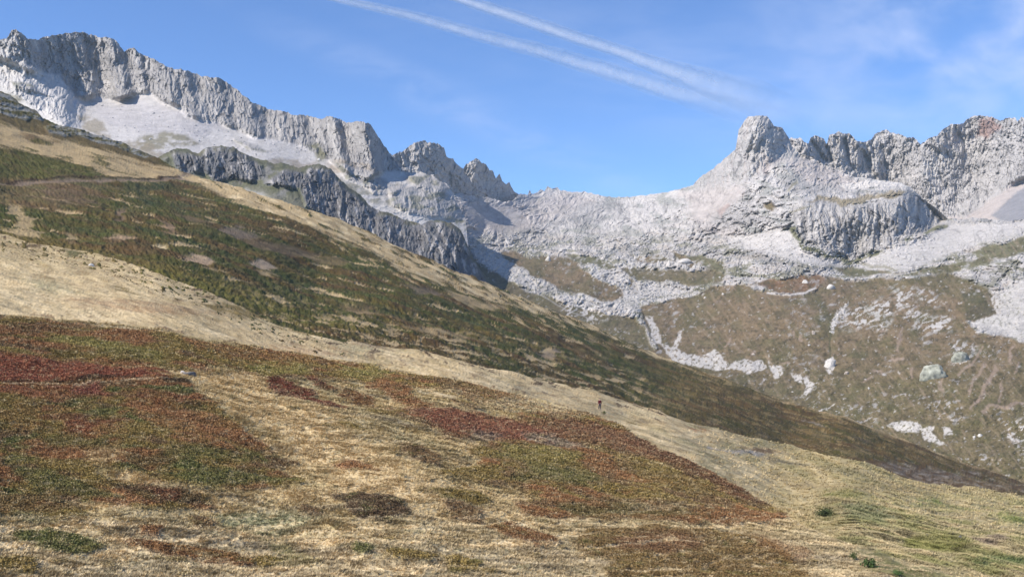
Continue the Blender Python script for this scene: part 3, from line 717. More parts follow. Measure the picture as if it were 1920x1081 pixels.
    C.mix(ft * ss(.02, .15, sf) * .85, DBROWN * 1.1, 1); C.mix(ft * ss(.18, .3, -sf) * .6, c8(168, 156, 138, .7), 0)
    C.stroke([(1505, 790), (1530, 797), (1545, 803)], 3, c8(160, 148, 134, .58), 1.5, .8); C.stroke([(1600, 820), (1630, 828)], 3, c8(126, 112, 90, .55), 2, .6)
    C.stroke([(1660, 818), (1760, 855), (1860, 890), (1960, 922)], 3, c8(116, 90, 58, .56), 2, .6, .3)
    C.stroke([(1450, 745), (1520, 768), (1600, 790)], 3.5, c8(180, 156, 116, .58), 1.5, .8, .3)
    C.col = C.col * (1 - .14 * C.heath)[..., None]
    # rock outcrops on the crest
    for poly in ROCKY:
        mm = lay_mask(C.x, C.y, poly, 2, wx * .25, wy * .4)
        rr = fbm(G['X'] / 5, G['Z'] / 3, 4, 480, .6)
        C.mix(mm, np.ones(mm.shape + (3,)) * c8(158, 156, 150, .66) * (1 + .5 * rr[..., None]), 0)
        C.mix(mm * ss(-.08, .08, rr), c8(96, 90, 54, .7), 1)
    G['heath'] = C.heath
    return C.col


ROCKY = [[(-10, 172), (20, 180), (45, 200), (80, 216), (78, 228), (40, 218), (0, 200)], [(-10, 196), (30, 208), (60, 222), (50, 228), (0, 212)],
         [(84, 240), (100, 233), (140, 244), (150, 255), (120, 258), (90, 250)], [(145, 243), (200, 254), (228, 262), (250, 278), (238, 284), (200, 272), (150, 256)],
         [(225, 262), (262, 284), (285, 296), (262, 292), (230, 276)], [(330, 305), (345, 318), (335, 322)]]


def relief_heath(G):
    m = np.zeros_like(G['px'])
    for p in ROCKY: m = np.maximum(m, lay_mask(G['px'], G['py'], p, 4, m * 0, m * 0))
    return m * (1.5 + 4 * ridged(G['X'] / 6, G['Z'] / 5, 4, 490, .6))


def bumps_heath(G):
    X, Y, Z = G['X'], G['Y'], G['Z']
    up = ss(0, 60, curve(CREST_TAN)(G['px']) - G['py'])
    return broad(G) - .12 + .5 * streaks(G, CREST_HEATH, 13, 3.2, 3, 501) * (.3 + G['heath']) + up * (.9 * fbm(X / 16, Y / 16, 3, 505) + .35 * ridged(X / 18, (Z + .25 * X) / 3.0, 3, 507) + G['heath'] * .3)


heath = layer('heath', 'heath_slope', XS0, XS1, rough_curve(CREST_HEATH, 2.2, 26, 5), lambda x: curve(CREST_TAN)(x) + 34, lambda x, y: SLOPE(x, y) * (1 + j12(x)) * (1 + j23(x)), relief_heath, bumps_heath, cover_heath, M_TURF, 1.5,
              back=(0.006, 0.02, 0.05, 0.1), drop=.7)

# ------------------------------------------------------------------ rock country
RK = c8(214, 208, 203, .63); RKL = c8(236, 229, 221, .60); RKG = c8(166, 162, 160, .50); SCREE = c8(214, 208, 203, .64); PINK = c8(210, 197, 190, .60)
GRASSY = c8(140, 136, 98, .52); BRN = c8(158, 134, 100, .54); BRN2 = c8(140, 126, 90, .52); LICH = c8(150, 156, 146, .52); RUSTY = c8(170, 118, 98, .55)


def crag(G, amp, lam, vert, seed, lean=.25, X=None):
    """buttresses, ribs and cracks; returns metres towards the viewer"""
    Z = G['V']; X = (G['U'] if X is None else X) + lean * .35 * Z
    wx = fbm(X / (lam * 1.6), Z / (lam * 1.6), 4, seed + 1, .55) * lam * .8
    a = pn((X + wx) / lam, Z / (lam * vert), seed + 2) * 1.3
    b = 1 - 2 * np.abs(pn((X + wx * .8) / (lam * .42), Z / (lam * vert * .42), seed + 5))
    b2 = -(1 - 2 * np.abs(pn((X - wx * .7) / (lam * .24), Z / (lam * vert * .26), seed + 6)))
    c = ridged((X + wx * .5) / (lam * .13), Z / (lam * .26), 3, seed + 9, .62)
    blk = np.round(2.2 * fbm((X + wx) / (lam * .5), (Z + .2 * X) / (lam * .6), 2, seed + 12)) / 2.2
    return amp * (a * .9 + b * .36 + b2 * .28 + c * .24 + blk * .42)


def joints(C, G, m, lam, seed, a=.75):
    """dark joints and chimneys, mostly upright, some slanting"""
    U, V = G['U'], G['V']; w = fbm(U / lam / 2, V / lam / 2, 4, seed, .6) * lam * .9
    r1 = 1 - np.abs(pn((U + w) / lam, V / (lam * 3.2), seed + 1)) * 2.2
    r2 = 1 - np.abs(pn((U + .5 * V + w) / (lam * .55), (V - w) / (lam * 1.1), seed + 2)) * 2.2
    r3 = 1 - np.abs(pn((U - .8 * V + w) / (lam * .8), (V + w) / (lam * .6), seed + 3)) * 2.2
    gate = ss(-.25, .15, fbm(U / (lam * 3), V / (lam * 3), 3, seed + 4))
    k = np.maximum(np.maximum(ss(.80, .97, r1), ss(.84, .98, r2) * .8), ss(.88, .99, r3) * .6) * gate
    C.mix(m * k * a, c8(112, 108, 108, .5))


def rock_var(C, G, lam, seed, amt=.5):
    v = fbm(G['U'] / lam, G['V'] / (lam * 1.6), 5, seed, .62); v2 = fbm(G['U'] / (lam * .3), G['V'] / (lam * .8), 4, seed + 5, .6)
    C.col = C.col * (1 + amt * .5 * v + amt * .5 * v2)[..., None]


def wfield(G, amp, lx, seed):
    return fbm(G['U'] / lx, G['V'] / lx, 5, seed, .62) * amp, fbm(G['U'] / lx, G['V'] / lx, 5, seed + 20, .62) * amp


# ---- wall at the back right
D_WALL = TPS([(1450, 260, 2000), (1560, 255, 2050), (1700, 258, 2050), (1830, 218, 2000), (1920, 220, 1950), (2150, 230, 1900), (1450, 340, 1950), (1600, 350, 1970), (1700, 350, 1950),
              (1770, 395, 1850), (1860, 400, 1640), (1930, 340, 1750), (1930, 400, 1500), (2150, 340, 1600), (1850, 340, 1860), (1700, 450, 1850), (1930, 460, 1250), (2150, 460, 1200)], 1e-3)
WALL_SCREE = [(1740, 400), (1775, 408), (1810, 408), (1850, 380), (1880, 358), (1905, 340), (1940, 326), (2150, 300), (2150, 520), (1700, 520)]


def cover_wall(G):
    wx, wy = wfield(G, 14, 40, 603); C = Cover(G, RK * .86, wx, wy)
    rock_var(C, G, 30, 610, .5); joints(C, G, G['px'] * 0 + 1, 11, 615)
    C.patch([(1830, 222), (1870, 225), (1880, 245), (1850, 262), (1835, 250)], RUSTY, 5, .6, 1.5); C.patch([(1760, 260), (1800, 240), (1810, 262), (1780, 280)], PINK * .9, 6, .5, 1.5)
    C.patch([(1735, 300), (1760, 290), (1760, 360), (1750, 380), (1740, 340)], RKL, 6, .5)
    C.patch(WALL_SCREE, PINK, 4, .85, .5)
    C.patch([(1860, 405), (1900, 365), (1930, 345), (2150, 320), (2150, 420), (1900, 425)], c8(160, 160, 166, .56), 3, .9, .4)
    return C.col


def relief_wall(G):
    ms = lay_mask(G['px'], G['py'], WALL_SCREE, 8, G['px'] * 0, G['px'] * 0)
    big = (pn(G['U'] / 85, G['V'] / 500, 622)) * 95
    r = crag(G, 22, 30, 2.8, 620, .1) + big
    # deep gully shadows
    for gx0, gy0, gx1, gy1, wd, dp in ((1582, 262, 1598, 318, 5, 22), (1618, 285, 1640, 335, 6, 26), (1522, 266, 1545, 300, 5, 20), (1550, 275, 1560, 300, 4, 20), (1655, 275, 1662, 315, 5, 14), (1676, 300, 1682, 330, 4, 12)):
        dd = linedist(G['px'] + 5 * fbm(G['U'] / 9, G['V'] / 14, 3, 633), G['py'], [(gx0, gy0), (gx1, gy1)]); r = r - dp * (1 - ss(0, wd * 1.6, dd))
    return r * (1 - ms) + ms * 2 * fbm(G['U'] / 12, G['V'] / 12, 3, 640)


wall = layer('wall', 'mountain_wall', 1440, 2120, rough_curve(SKY_WALL, 5, 18, 15), lambda x: np.maximum(curve(SKY_VAL)(x) + 45, 400), D_WALL, relief_wall, None, cover_wall, M_ROCK, 1.35, smooth=False, drop=.5)

# ---- the valley head with its tower and bastion
D_VAL = TPS([(820, 372, 1750), (860, 365, 1780), (900, 370, 2000), (943, 380, 2060), (973, 366, 2250), (1000, 363, 2470), (1150, 369, 2550), (1250, 361, 2300), (1310, 337, 2050), (1380, 280, 1850), (1385, 240, 1840), (1420, 217, 1840), (1450, 238, 1830),
             (1480, 262, 1830), (1520, 297, 1800), (1600, 331, 1720), (1690, 342, 1640), (1776, 410, 1540), (1300, 400, 1850), (1400, 320, 1720), (1450, 330, 1690), (1530, 340, 1640),
             (1500, 365, 1470), (1600, 384, 1395), (1690, 362, 1420), (1500, 400, 1400), (1600, 440, 1375), (1700, 430, 1375), (1500, 450, 1350), (1600, 488, 1350), (1700, 455, 1335), (1600, 515, 1210), (1770, 425, 1450),
             (1850, 412, 1420), (1920, 412, 1330), (2150, 395, 1250), (1850, 460, 1180), (1920, 470, 1060), (2150, 470, 980),
             (875, 412, 1600), (900, 430, 1700), (1050, 420, 2050), (1200, 420, 1980), (1350, 420, 1680), (950, 470, 1560), (1100, 470, 1600), (1250, 470, 1560), (1400, 480, 1400),
             (900, 520, 1150), (1000, 530, 1230), (1150, 540, 1240), (1250, 550, 1230), (1400, 530, 1180), (1550, 530, 1120), (1700, 520, 1080), (1850, 540, 950), (2000, 560, 850),
             (1000, 590, 950), (1150, 580, 1060), (1220, 600, 1020), (1400, 600, 960), (1560, 610, 880), (1700, 600, 870), (1850, 620, 780), (2050, 650, 680),
             (1200, 660, 830), (1350, 680, 790), (1500, 700, 740), (1700, 700, 690), (1900, 720, 620), (2100, 750, 560), (1500, 790, 640), (1700, 820, 570), (1900, 880, 500), (2100, 960, 450), (1000, 650, 860)], 1e-3)
BASTION = [(1497, 372), (1530, 372), (1560, 382), (1600, 387), (1650, 380), (1690, 367), (1708, 358), (1722, 368), (1745, 386), (1762, 400), (1774, 412), (1755, 425), (1738, 436), (1715, 440), (1698, 452), (1672, 460),
           (1640, 468), (1620, 478), (1600, 488), (1580, 476), (1550, 470), (1535, 458), (1505, 448), (1497, 430), (1485, 410)]
TOWER = [(1300, 350), (1340, 300), (1380, 250), (1390, 205), (1470, 205), (1500, 285), (1520, 300), (1470, 305), (1440, 320), (1410, 340), (1370, 345), (1330, 352)]
ROCKB = [[(1380, 360), (1420, 340), (1470, 330), (1500, 345), (1470, 370), (1440, 392), (1400, 400), (1370, 385)], [(1365, 395), (1420, 392), (1480, 395), (1490, 420), (1440, 430), (1385, 440), (1355, 420)],
         [(1150, 430), (1200, 425), (1240, 432), (1230, 450), (1180, 452), (1150, 445)]]
VEG = [([(862, 440), (877, 467), (900, 500), (940, 515), (985, 545), (1040, 562), (1080, 575), (1140, 592), (1190, 594), (1205, 612), (1215, 640), (1240, 670), (1300, 705), (1200, 690), (1050, 620), (900, 560)], BRN2),
       ([(940, 468), (960, 466), (985, 480), (1030, 482), (1062, 484), (1085, 492), (1092, 505), (1110, 520), (1165, 540), (1172, 556), (1150, 566), (1105, 558), (1045, 540), (1012, 516), (960, 500), (946, 484)], BRN),
       ([(1062, 478), (1120, 482), (1160, 498), (1130, 500), (1080, 492)], GRASSY), ([(1165, 500), (1215, 506), (1280, 508), (1340, 505), (1362, 512), (1345, 530), (1300, 534), (1240, 528), (1200, 525), (1175, 512)], BRN2),
       ([(1180, 520), (1196, 530), (1202, 552), (1185, 555)], BRN * 1.05),
       ([(1188, 480), (1235, 478), (1262, 490), (1200, 492)], BRN), ([(1260, 470), (1290, 478), (1330, 490), (1300, 500), (1265, 490)], BRN),
       ([(1200, 572), (1250, 565), (1300, 553), (1340, 537), (1395, 532), (1430, 548), (1490, 552), (1528, 543), (1545, 522), (1600, 528), (1650, 524), (1700, 520), (1780, 530), (1850, 545), (1890, 562), (1872, 590), (1812, 600),
         (1830, 622), (1880, 632), (1925, 642), (2150, 660), (2150, 1100), (1150, 1100), (1150, 700), (1235, 650), (1212, 620)], BRN),
       ([(1415, 530), (1470, 522), (1530, 515), (1545, 525), (1528, 543), (1480, 550), (1440, 545)], c8(160, 122, 86, .5)), ([(1700, 525), (1770, 515), (1830, 530), (1880, 560), (1860, 580), (1790, 560)], BRN2),
       ([(1800, 545), (1860, 550), (1890, 565), (1870, 588), (1815, 598), (1808, 570)], c8(120, 112, 88, .46)), ([(1820, 470), (1870, 455), (1940, 440), (2150, 400), (2150, 440), (1930, 470), (1850, 490)], GRASSY),
       ([(1690, 515), (1760, 500), (1850, 480), (1860, 490), (1780, 515)], GRASSY), ([(1560, 505), (1620, 500), (1680, 512), (1600, 520)], GRASSY * .9), ([(1280, 475), (1310, 480), (1355, 492), (1360, 510), (1330, 505)], GRASSY),
       ([(1430, 382), (1445, 375), (1455, 385), (1448, 395), (1436, 392)], BRN * 1.1)]
WHITE = [[(1238, 642), (1256, 648), (1266, 634), (1280, 622), (1277, 640), (1268, 652), (1290, 664), (1320, 662), (1340, 652), (1352, 660), (1356, 674), (1368, 686), (1385, 678), (1402, 674), (1420, 676), (1434, 680), (1438, 690),
          (1412, 694), (1396, 698), (1372, 690), (1340, 693), (1310, 690), (1290, 686), (1258, 672)],
         [(1442, 684), (1462, 686), (1466, 702), (1450, 712), (1446, 700)], [(1478, 700), (1500, 703), (1504, 718), (1490, 715)], [(1504, 708), (1512, 706), (1528, 716), (1524, 728), (1514, 745), (1508, 738), (1512, 722)],
         [(1662, 798), (1680, 789), (1722, 790), (1727, 806), (1716, 814), (1690, 811)], [(1724, 808), (1738, 800), (1752, 797), (1745, 810), (1758, 822), (1774, 830), (1764, 835), (1742, 828), (1728, 820)],
         [(1766, 800), (1784, 803), (1786, 812), (1768, 812)], [(1210, 590), (1224, 594), (1222, 606), (1236, 622), (1240, 642), (1228, 640), (1214, 616)],
         [(1100, 500), (1112, 496), (1130, 510), (1124, 522), (1108, 516)], [(1130, 500), (1160, 505), (1180, 512), (1184, 530), (1178, 545), (1184, 560), (1170, 562), (1160, 540), (1140, 520)], [(1270, 485), (1282, 484), (1280, 502), (1266, 500)],
         [(1545, 676), (1562, 668), (1568, 684), (1556, 696), (1546, 690)], [(1555, 618), (1562, 600), (1578, 576), (1590, 566), (1582, 582), (1568, 606), (1562, 626)],
         [(1830, 610), (1818, 600), (1870, 590), (1860, 560), (1900, 530), (1960, 500), (2150, 470), (2150, 655), (1930, 642), (1880, 628)],
         [(1140, 566), (1160, 560), (1180, 545), (1190, 528), (1215, 532), (1250, 528), (1300, 542), (1308, 548), (1285, 556), (1220, 566), (1200, 574), (1172, 574)],
         [(940, 480), (1010, 520), (1010, 540), (985, 535), (950, 520), (900, 492), (880, 460), (910, 470)], [(1050, 548), (1100, 554), (1150, 568), (1200, 582), (1170, 584), (1110, 566), (1060, 562)]]


def cover_val(G):
    wx, wy = wfield(G, 16, 26, 703); px, py = G['px'], G['py']
    C = Cover(G, RK, wx, wy)
    n = fbm(G['U'] / 26, G['V'] / 9, 5, 710, .62)
    nn = fbm(G['U'] / 10, G['V'] / 5, 4, 714, .62)
    low = ss(370, 480, py)
    C.mix(ss(.02, .25, n) * .5, LICH); C.mix(ss(.06, .25, -n) * .45, RKL); C.mix(ss(.12, .28, nn) * .55, RKG)
    gz = fbm(G['U'] / 30, G['V'] / 9, 5, 718, .6); C.mix(ss(.02, .16, gz) * ss(415, 480, py) * .75, GRASSY); C.mix(ss(.06, .2, -gz) * ss(400, 470, py) * .35, c8(188, 168, 140, .54)); C.mix(ss(.0, .2, fbm(G['U'] / 70, G['V'] / 30, 4, 720, .55)) * .4, RKG * 1.1)
    C.patch([(860, 375), (990, 372), (1060, 362), (1120, 370), (1060, 400), (980, 430), (900, 440), (865, 410)], PINK, 12, .55)
    C.patch([(1270, 360), (1330, 350), (1400, 345), (1380, 370), (1340, 410), (1320, 420), (1300, 400)], PINK, 10, .6, 1.3); C.patch([(1300, 420), (1360, 428), (1400, 438), (1380, 445), (1320, 440)], PINK * .97, 8, .5, 1.3)
    C.patch([(1460, 295), (1520, 300), (1600, 332), (1690, 344), (1640, 350), (1560, 350), (1500, 335)], PINK, 8, .6, 1.3)
    C.patch([(1430, 320), (1440, 290), (1448, 293), (1470, 300), (1450, 305), (1436, 326)], RUSTY, 3, .5, .5); C.patch([(1345, 395), (1365, 380), (1370, 386), (1352, 408)], RUSTY * 1.2, 4, .3, .5)
    C.patch([(1365, 445), (1460, 430), (1488, 432), (1505, 470), (1560, 490), (1600, 505), (1560, 500), (1480, 490), (1420, 470), (1370, 460)], SCREE, 5, .85, .6)
    C.patch([(1600, 505), (1640, 475), (1700, 458), (1745, 440), (1780, 420), (1900, 420), (2150, 405), (2150, 440), (1900, 440), (1820, 460), (1720, 500), (1660, 508)], SCREE, 4, .85, .6)
    vm = np.zeros_like(px)
    veg_n = fbm(G['U'] / 14, G['V'] / 8, 5, 730, .62)
    for poly, col in VEG:
        m = lay_mask(px, py, poly, 3, wx * .7, wy * .7); vm = np.maximum(vm, m)
        cc = np.ones(px.shape + (3,)) * col * (1 + .28 * veg_n[..., None]); C.mix(m * .95, cc)
    bv = fbm(G['U'] / 40, G['V'] / 22, 5, 735, .6)
    C.mix(vm * ss(.0, .25, bv) * .6, c8(130, 122, 82, .52)); C.mix(vm * ss(600, 760, py) * .55, c8(128, 122, 86, .52))
    C.mix(vm * ss(.13, .22, -veg_n) * .5, c8(98, 90, 62, .48))
    sp = fbm(G['U'] / 3.2, G['V'] / 2.4, 3, 737, .6); C.mix(vm * ss(.12, .3, sp) * .35, c8(176, 156, 128, .48)); C.mix(vm * ss(.12, .3, -sp) * .45, c8(92, 82, 60, .44))
    # rock ribs breaking through turf
    for poly, dens in [([(1080, 488), (1120, 492), (1200, 512), (1260, 505), (1330, 498), (1300, 484), (1200, 476), (1090, 478)], .5), ([(1560, 610), (1580, 585), (1650, 560), (1700, 552), (1700, 575), (1640, 605), (1600, 620)], .65),
                       ([(1700, 575), (1790, 600), (1780, 625), (1735, 622), (1690, 598)], .6), ([(1040, 560), (1120, 565), (1145, 580), (1130, 605), (1100, 610), (1060, 588)], .6),
                       ([(1640, 615), (1680, 590), (1670, 610), (1650, 630)], .7), ([(1490, 740), (1560, 755), (1600, 785), (1540, 770)], .35), ([(1880, 790), (1930, 780), (2000, 850), (1930, 870), (1890, 820)], .5), ([(1660, 535), (1740, 545), (1760, 575), (1680, 560)], .5),
                       ([(1780, 640), (1830, 640), (1830, 680), (1790, 690)], .45), ([(1130, 500), (1240, 510), (1230, 495), (1140, 490)], .6)]:
        m = lay_mask(px, py, poly, 6, wx, wy); r = fbm((G['U'] + G['V'] * .9) / 13 + wx / 14, (G['V'] - G['U'] * .55) / 4.5 + wy / 14, 5, 740, .62)
        C.mix(m * ss(.32 - dens * .5, .40 - dens * .5, r), RKL * .97); G.setdefault('rib', np.zeros_like(px)); G['rib'] = np.maximum(G['rib'], m * ss(.25 - dens * .5, .45 - dens * .5, r))
    zone = fbm(G['U'] / 55, G['V'] / 30, 4, 770, .55); orr = fbm((G['U'] + G['V'] * .7) / 9 + wx / 12, (G['V'] - G['U'] * .4) / 4 + wy / 12, 5, 773, .62)
    oc = vm * ss(.02, .22, zone) * ss(.14, .26, orr) * (1 - ss(0, 60, 60 - np.hypot((px - 1430) / 1.6, py - 600)) * .8)
    C.mix(oc * .8, RK * .86); G['rib'] = np.maximum(G['rib'], oc)
    run = fbm((G['U'] * .8 + G['V'] * .62) / 3.2, (G['V'] * .8 - G['U'] * .62) / 30, 4, 776, .6)
    C.mix(vm * ss(.17, .32, run) * ss(1180, 1320, px) * .5, c8(186, 164, 138, .54)); C.mix(vm * ss(.15, .34, -run) * .4, c8(104, 98, 64, .48))
    C.col = C.col * (1 - .15 * vm)[..., None]; C.mix(vm * ss(0, .3, fbm(G['U'] / 22, G['V'] / 12, 5, 779, .6)) * .35, c8(112, 112, 74, .48))
    # dotted stones and pale scars
    joints(C, G, (1 - vm), 9, 765, .45)
    st = fbm(G['U'] / 5, G['V'] / 4, 3, 745, .6); C.mix(vm * ss(.36, .44, st) * .5, RK)
    rag = fbm(G['U'] / 9, G['V'] / 9, 4, 747, .65)
    for i, poly in enumerate(WHITE):
        m = lay_mask(px, py, poly, 1.5, wx * .8, wy * .8) * (1 - .8 * ss(.14, .2, fbm(G['U'] / 3.5, G['V'] / 3, 3, 749, .6)))
        big = poly[0] in ((1830, 610), (1140, 566), (940, 480))
        C.mix(m * (.85 if not big else .85), RKL * (.92 if not big else .86))
        if big: C.mix(m * ss(.02, .25, rag) * .35, RKG * 1.15)
    SC = c8(196, 172, 154, .52)
    for pts, w in [([(1846, 682), (1840, 694), (1828, 716), (1816, 738)], 6), ([(1866, 688), (1856, 712), (1844, 735), (1832, 752)], 10), ([(1832, 752), (1822, 770)], 7), ([(1692, 618), (1688, 634), (1683, 660)], 6), ([(1650, 625), (1658, 624)], 6),
                   ([(1648, 655), (1670, 655), (1700, 650)], 5), ([(1640, 695), (1655, 694), (1655, 702)], 6), ([(1618, 718), (1636, 708)], 4), ([(1708, 688), (1706, 712)], 5), ([(1775, 708), (1762, 730)], 4), ([(1900, 650), (1890, 680)], 5),
                   ([(1882, 712), (1880, 738), (1874, 752)], 5), ([(1912, 680), (1902, 700)], 6), ([(1900, 755), (1930, 758), (1980, 765)], 8), ([(1845, 770), (1862, 762), (1880, 766), (1896, 756)], 10), ([(1362, 648), (1372, 636)], 4), ([(1488, 624), (1490, 632)], 4),
                   ([(1503, 632), (1502, 640)], 4), ([(1581, 700), (1592, 695)], 5), ([(1670, 676), (1690, 674)], 6), ([(1446, 662), (1452, 658)], 5), ([(1414, 664), (1422, 662)], 4), ([(1470, 680), (1480, 678)], 6), ([(1486, 605), (1492, 608)], 5), ([(1618, 665), (1632, 660), (1645, 655)], 5),
                   ([(1840, 650), (1830, 664), (1820, 680), (1800, 704)], 6)]:
        if w != 5 or pts[0][0] > 1705: C.stroke(pts, w * .75, SC, 2.2, .6, 1.0)
    C.stroke([(1440, 550), (1480, 552), (1510, 548), (1528, 540)], 3.5, RK, 1.5, .9, .2); C.stroke([(1556, 600), (1556, 640), (1556, 690)], 3, c8(96, 98, 70, .46), 2, .7, .3)
    C.stroke([(1530, 558), (1545, 580), (1555, 610)], 8, c8(130, 124, 84, .46), 5, .6, .3); C.stroke([(1540, 690), (1520, 670), (1480, 700)], 14, c8(92, 82, 66, .46), 8, .35, .6)
    C.stroke([(1200, 560), (1280, 552), (1330, 530), (1362, 505)], 4, GRASSY * .8, 2, .7, .3)
    C.stroke([(1000, 545), (1060, 580), (1110, 600)], 2, RK * .9, 1, .5, .2)
    # bastion
    m = lay_mask(px, py, BASTION, 2.5, wx * .25, wy * .25); C.mix(m, RK * .78)
    v = fbm(G['U'] / 5, G['V'] / 30, 4, 750, .6); C.mix(m * ss(.1, .3, v) * .6, RKG * .72); C.mix(m * ss(.1, .3, -v) * .5, RKL)
    joints(C, G, m, 8, 755, .9)
    C.patch([(1515, 372), (1540, 368), (1580, 372), (1620, 372), (1660, 362), (1700, 356), (1690, 366), (1655, 374), (1630, 380), (1600, 385), (1560, 381)], c8(160, 144, 108, .52), 3, .8, 1.2)
    C.patch([(1570, 345), (1640, 334), (1690, 342), (1700, 352), (1640, 350), (1590, 356)], RKL * 1.02, 3, .8, .6)
    for pts, w in [([(1485, 432), (1500, 455), (1505, 464), (1535, 468), (1550, 478), (1575, 482), (1594, 494)], 8), ([(1600, 492), (1625, 478), (1645, 472)], 8), ([(1735, 438), (1760, 424), (1776, 422)], 6), ([(1700, 450), (1710, 445)], 7), ([(1470, 430), (1490, 428)], 6)]:
        C.stroke(pts, w, c8(124, 124, 82, .5), 2, .85, .4)
    for pts, w in [([(1610, 490), (1680, 505)], 5), ([(1480, 400), (1500, 395), (1520, 385)], 4), ([(1478, 358), (1492, 345)], 5)]:
        C.stroke(pts, w, c8(150, 142, 104, .5), 2, .6, .6)
    m = lay_mask(px, py, TOWER, 5, wx * .3, wy * .3); C.mix(m * .6, RK * .9); joints(C, G, m, 10, 775); C.mix(m * ss(.05, .25, v) * .4, PINK)
    G['veg'] = vm
    return C.col


def relief_val(G):
    px, py = G['px'], G['py']; z = px * 0
    mb = lay_mask(px, py, BASTION, 4, z, z); mt = lay_mask(px, py, TOWER, 8, z, z)
    r = mb * (22 * ss(485, 440, py) if False else mb * 0 + crag(G, 20, 26, 4.5, 760, .12))
    # the bastion swells out and its right flank turns away from the sun
    r = r + mb * 26 * (1 - ss(0, 130, np.abs(px - 1570))) - mb * 60 * ss(1690, 1780, px)
    r = r + mt * crag(G, 20, 28, 2.6, 770, -.35) + mt * 42 * (1 - ss(0, 62, np.hypot((px - 1412) * 1.0, (py - 250) * .6))) - mt * 34 * ss(1436, 1490, px) * (1 - ss(290, 330, py))
    for p in ROCKB:
        m = lay_mask(px, py, p, 8, z, z); r = r + m * (10 + crag(G, 9, 26, 1.6, 780, .3))
    # broken slabs of the cirque floor
    wx, wy = wfield(G, 16, 26, 703)
    vm = np.zeros_like(px)
    for poly, col in VEG: vm = np.maximum(vm, lay_mask(px, py, poly, 5, wx * .7, wy * .7))
    sc = np.zeros_like(px)
    for poly in ([(1270, 360), (1330, 350), (1400, 345), (1380, 370), (1340, 410), (1320, 420), (1300, 400)], [(1365, 445), (1460, 430), (1488, 432), (1505, 470), (1560, 490), (1600, 505), (1480, 490), (1420, 470), (1370, 460)],
                 [(1600, 505), (1640, 475), (1700, 458), (1745, 440), (1780, 420), (1900, 420), (1900, 440), (1820, 460), (1720, 500), (1660, 508)], [(1140, 566), (1215, 532), (1308, 548), (1200, 574)], [(865, 380), (960, 385), (1000, 420), (950, 440), (880, 410)], [(1815, 600), (1880, 585), (1865, 560), (1900, 530), (1960, 500), (2150, 470), (2150, 660), (1930, 645), (1880, 630), (1830, 612)]):
        sc = np.maximum(sc, lay_mask(px, py, poly, 6, z, z))
    rough_ = (1 - vm) * (1 - mb) * (1 - mt * .92) * (.75 + .25 * ss(380, 420, py)) * (1 - sc * .85) * np.clip(G['d'] / 1500, .35, 1.2)
    X, Z = G['U'], G['V']; wq = fbm(X / 30, Z / 18, 3, 790) * 10
    wz = fbm(X / 24, Z / 14, 3, 786) * 9
    r = r + rough_ * (26 * fbm((X + wq) / 26, (Z + .15 * X + wz) / 14, 2, 791, .5) + 22 * ridged((X - wq) / 14, (Z - .25 * X + wz) / 8, 3, 795, .62) + 8 * ridged((X + wz) / 5, (Z + .2 * X) / 3.5, 2, 797, .62))
    r = r + (vm + sc * .4) * (17 * fbm(X / 60, Z / 30, 3, 799, .5) + 7 * fbm((X + .7 * Z) / 18, (Z - .5 * X) / 12, 3, 803, .55) + 2.6 * fbm(X / 7, Z / 5, 3, 801, .6)) * np.clip(G['d'] / 1200, .4, 1)
    # knolls of the turf slope
    for cx, cy, rx, ry, h in ((1480, 590, 90, 60, 22), (1120, 520, 70, 40, 14), (1800, 720, 160, 90, 14), (1660, 590, 80, 50, 14), (1270, 520, 80, 25, 10), (1840, 560, 50, 30, 10)):
        e = np.hypot((px - cx) / rx, (py - cy) / ry); r = r + h * (1 - ss(0, 1.2, e))
    r = r - 4 * (1 - ss(0, 16, linedist(px, py, [(1530, 540), (1556, 590), (1558, 690), (1530, 740)])))
    return r


val = layer('val', 'valley', 810, 2110, rough_curve(SKY_VAL, 3.0, 16, 35), lambda x: np.maximum(curve(CREST_HEATH)(np.minimum(x, 2100)) + 34, 470), D_VAL, relief_val, None, cover_val, M_FAR, 1.35, smooth=False, drop=.5)

# ---- pinnacle, second peak, left massif, dark band
D_C3 = TPS([(860, 330, 2100), (895, 300, 2150), (970, 360, 2330), (870, 400, 2080), (930, 400, 2160), (1000, 400, 2450)], 1e-3)
D_C2 = TPS([(700, 300, 1650), (795, 264, 1800), (835, 280, 1820), (880, 340, 1880), (905, 385, 1900), (760, 330, 1680), (850, 360, 1850), (780, 420, 1640), (880, 420, 1860), (700, 420, 1600), (900, 440, 1850)], 1e-3)


def cover_peak(seed, base=RK * .80):
    def f(G):
        wx, wy = wfield(G, 14, 30, seed); C = Cover(G, base, wx, wy); rock_var(C, G, 25, seed + 8, .5); joints(C, G, G['px'] * 0 + 1, 10, seed + 15)
        return C.col
    return f


c3 = layer('c3', 'pinnacle', 852, 1000, rough_curve(SKY_C3, 5, 14, 45), lambda x: x * 0 + 412, D_C3,
           lambda G: crag(G, 16, 34, 2.4, 820, -.2) - 60 * ss(905, 975, G['px']) + 20 * (1 - ss(0, 18, np.abs(G['px'] - 893))), None, cover_peak(831), M_ROCK, 1.2, smooth=False, drop=1.1)
c2 = layer('c2', 'second_peak', 690, 915, rough_curve(SKY_C2, 5, 15, 55), lambda x: x * 0 + 445, D_C2,
           lambda G: crag(G, 15, 34, 2.4, 840, .15) - 50 * ss(835, 900, G['px']) + 18 * (1 - ss(0, 25, np.abs(G['px'] - 790))), None, cover_peak(851), M_ROCK, 1.2, smooth=False, drop=1.1)

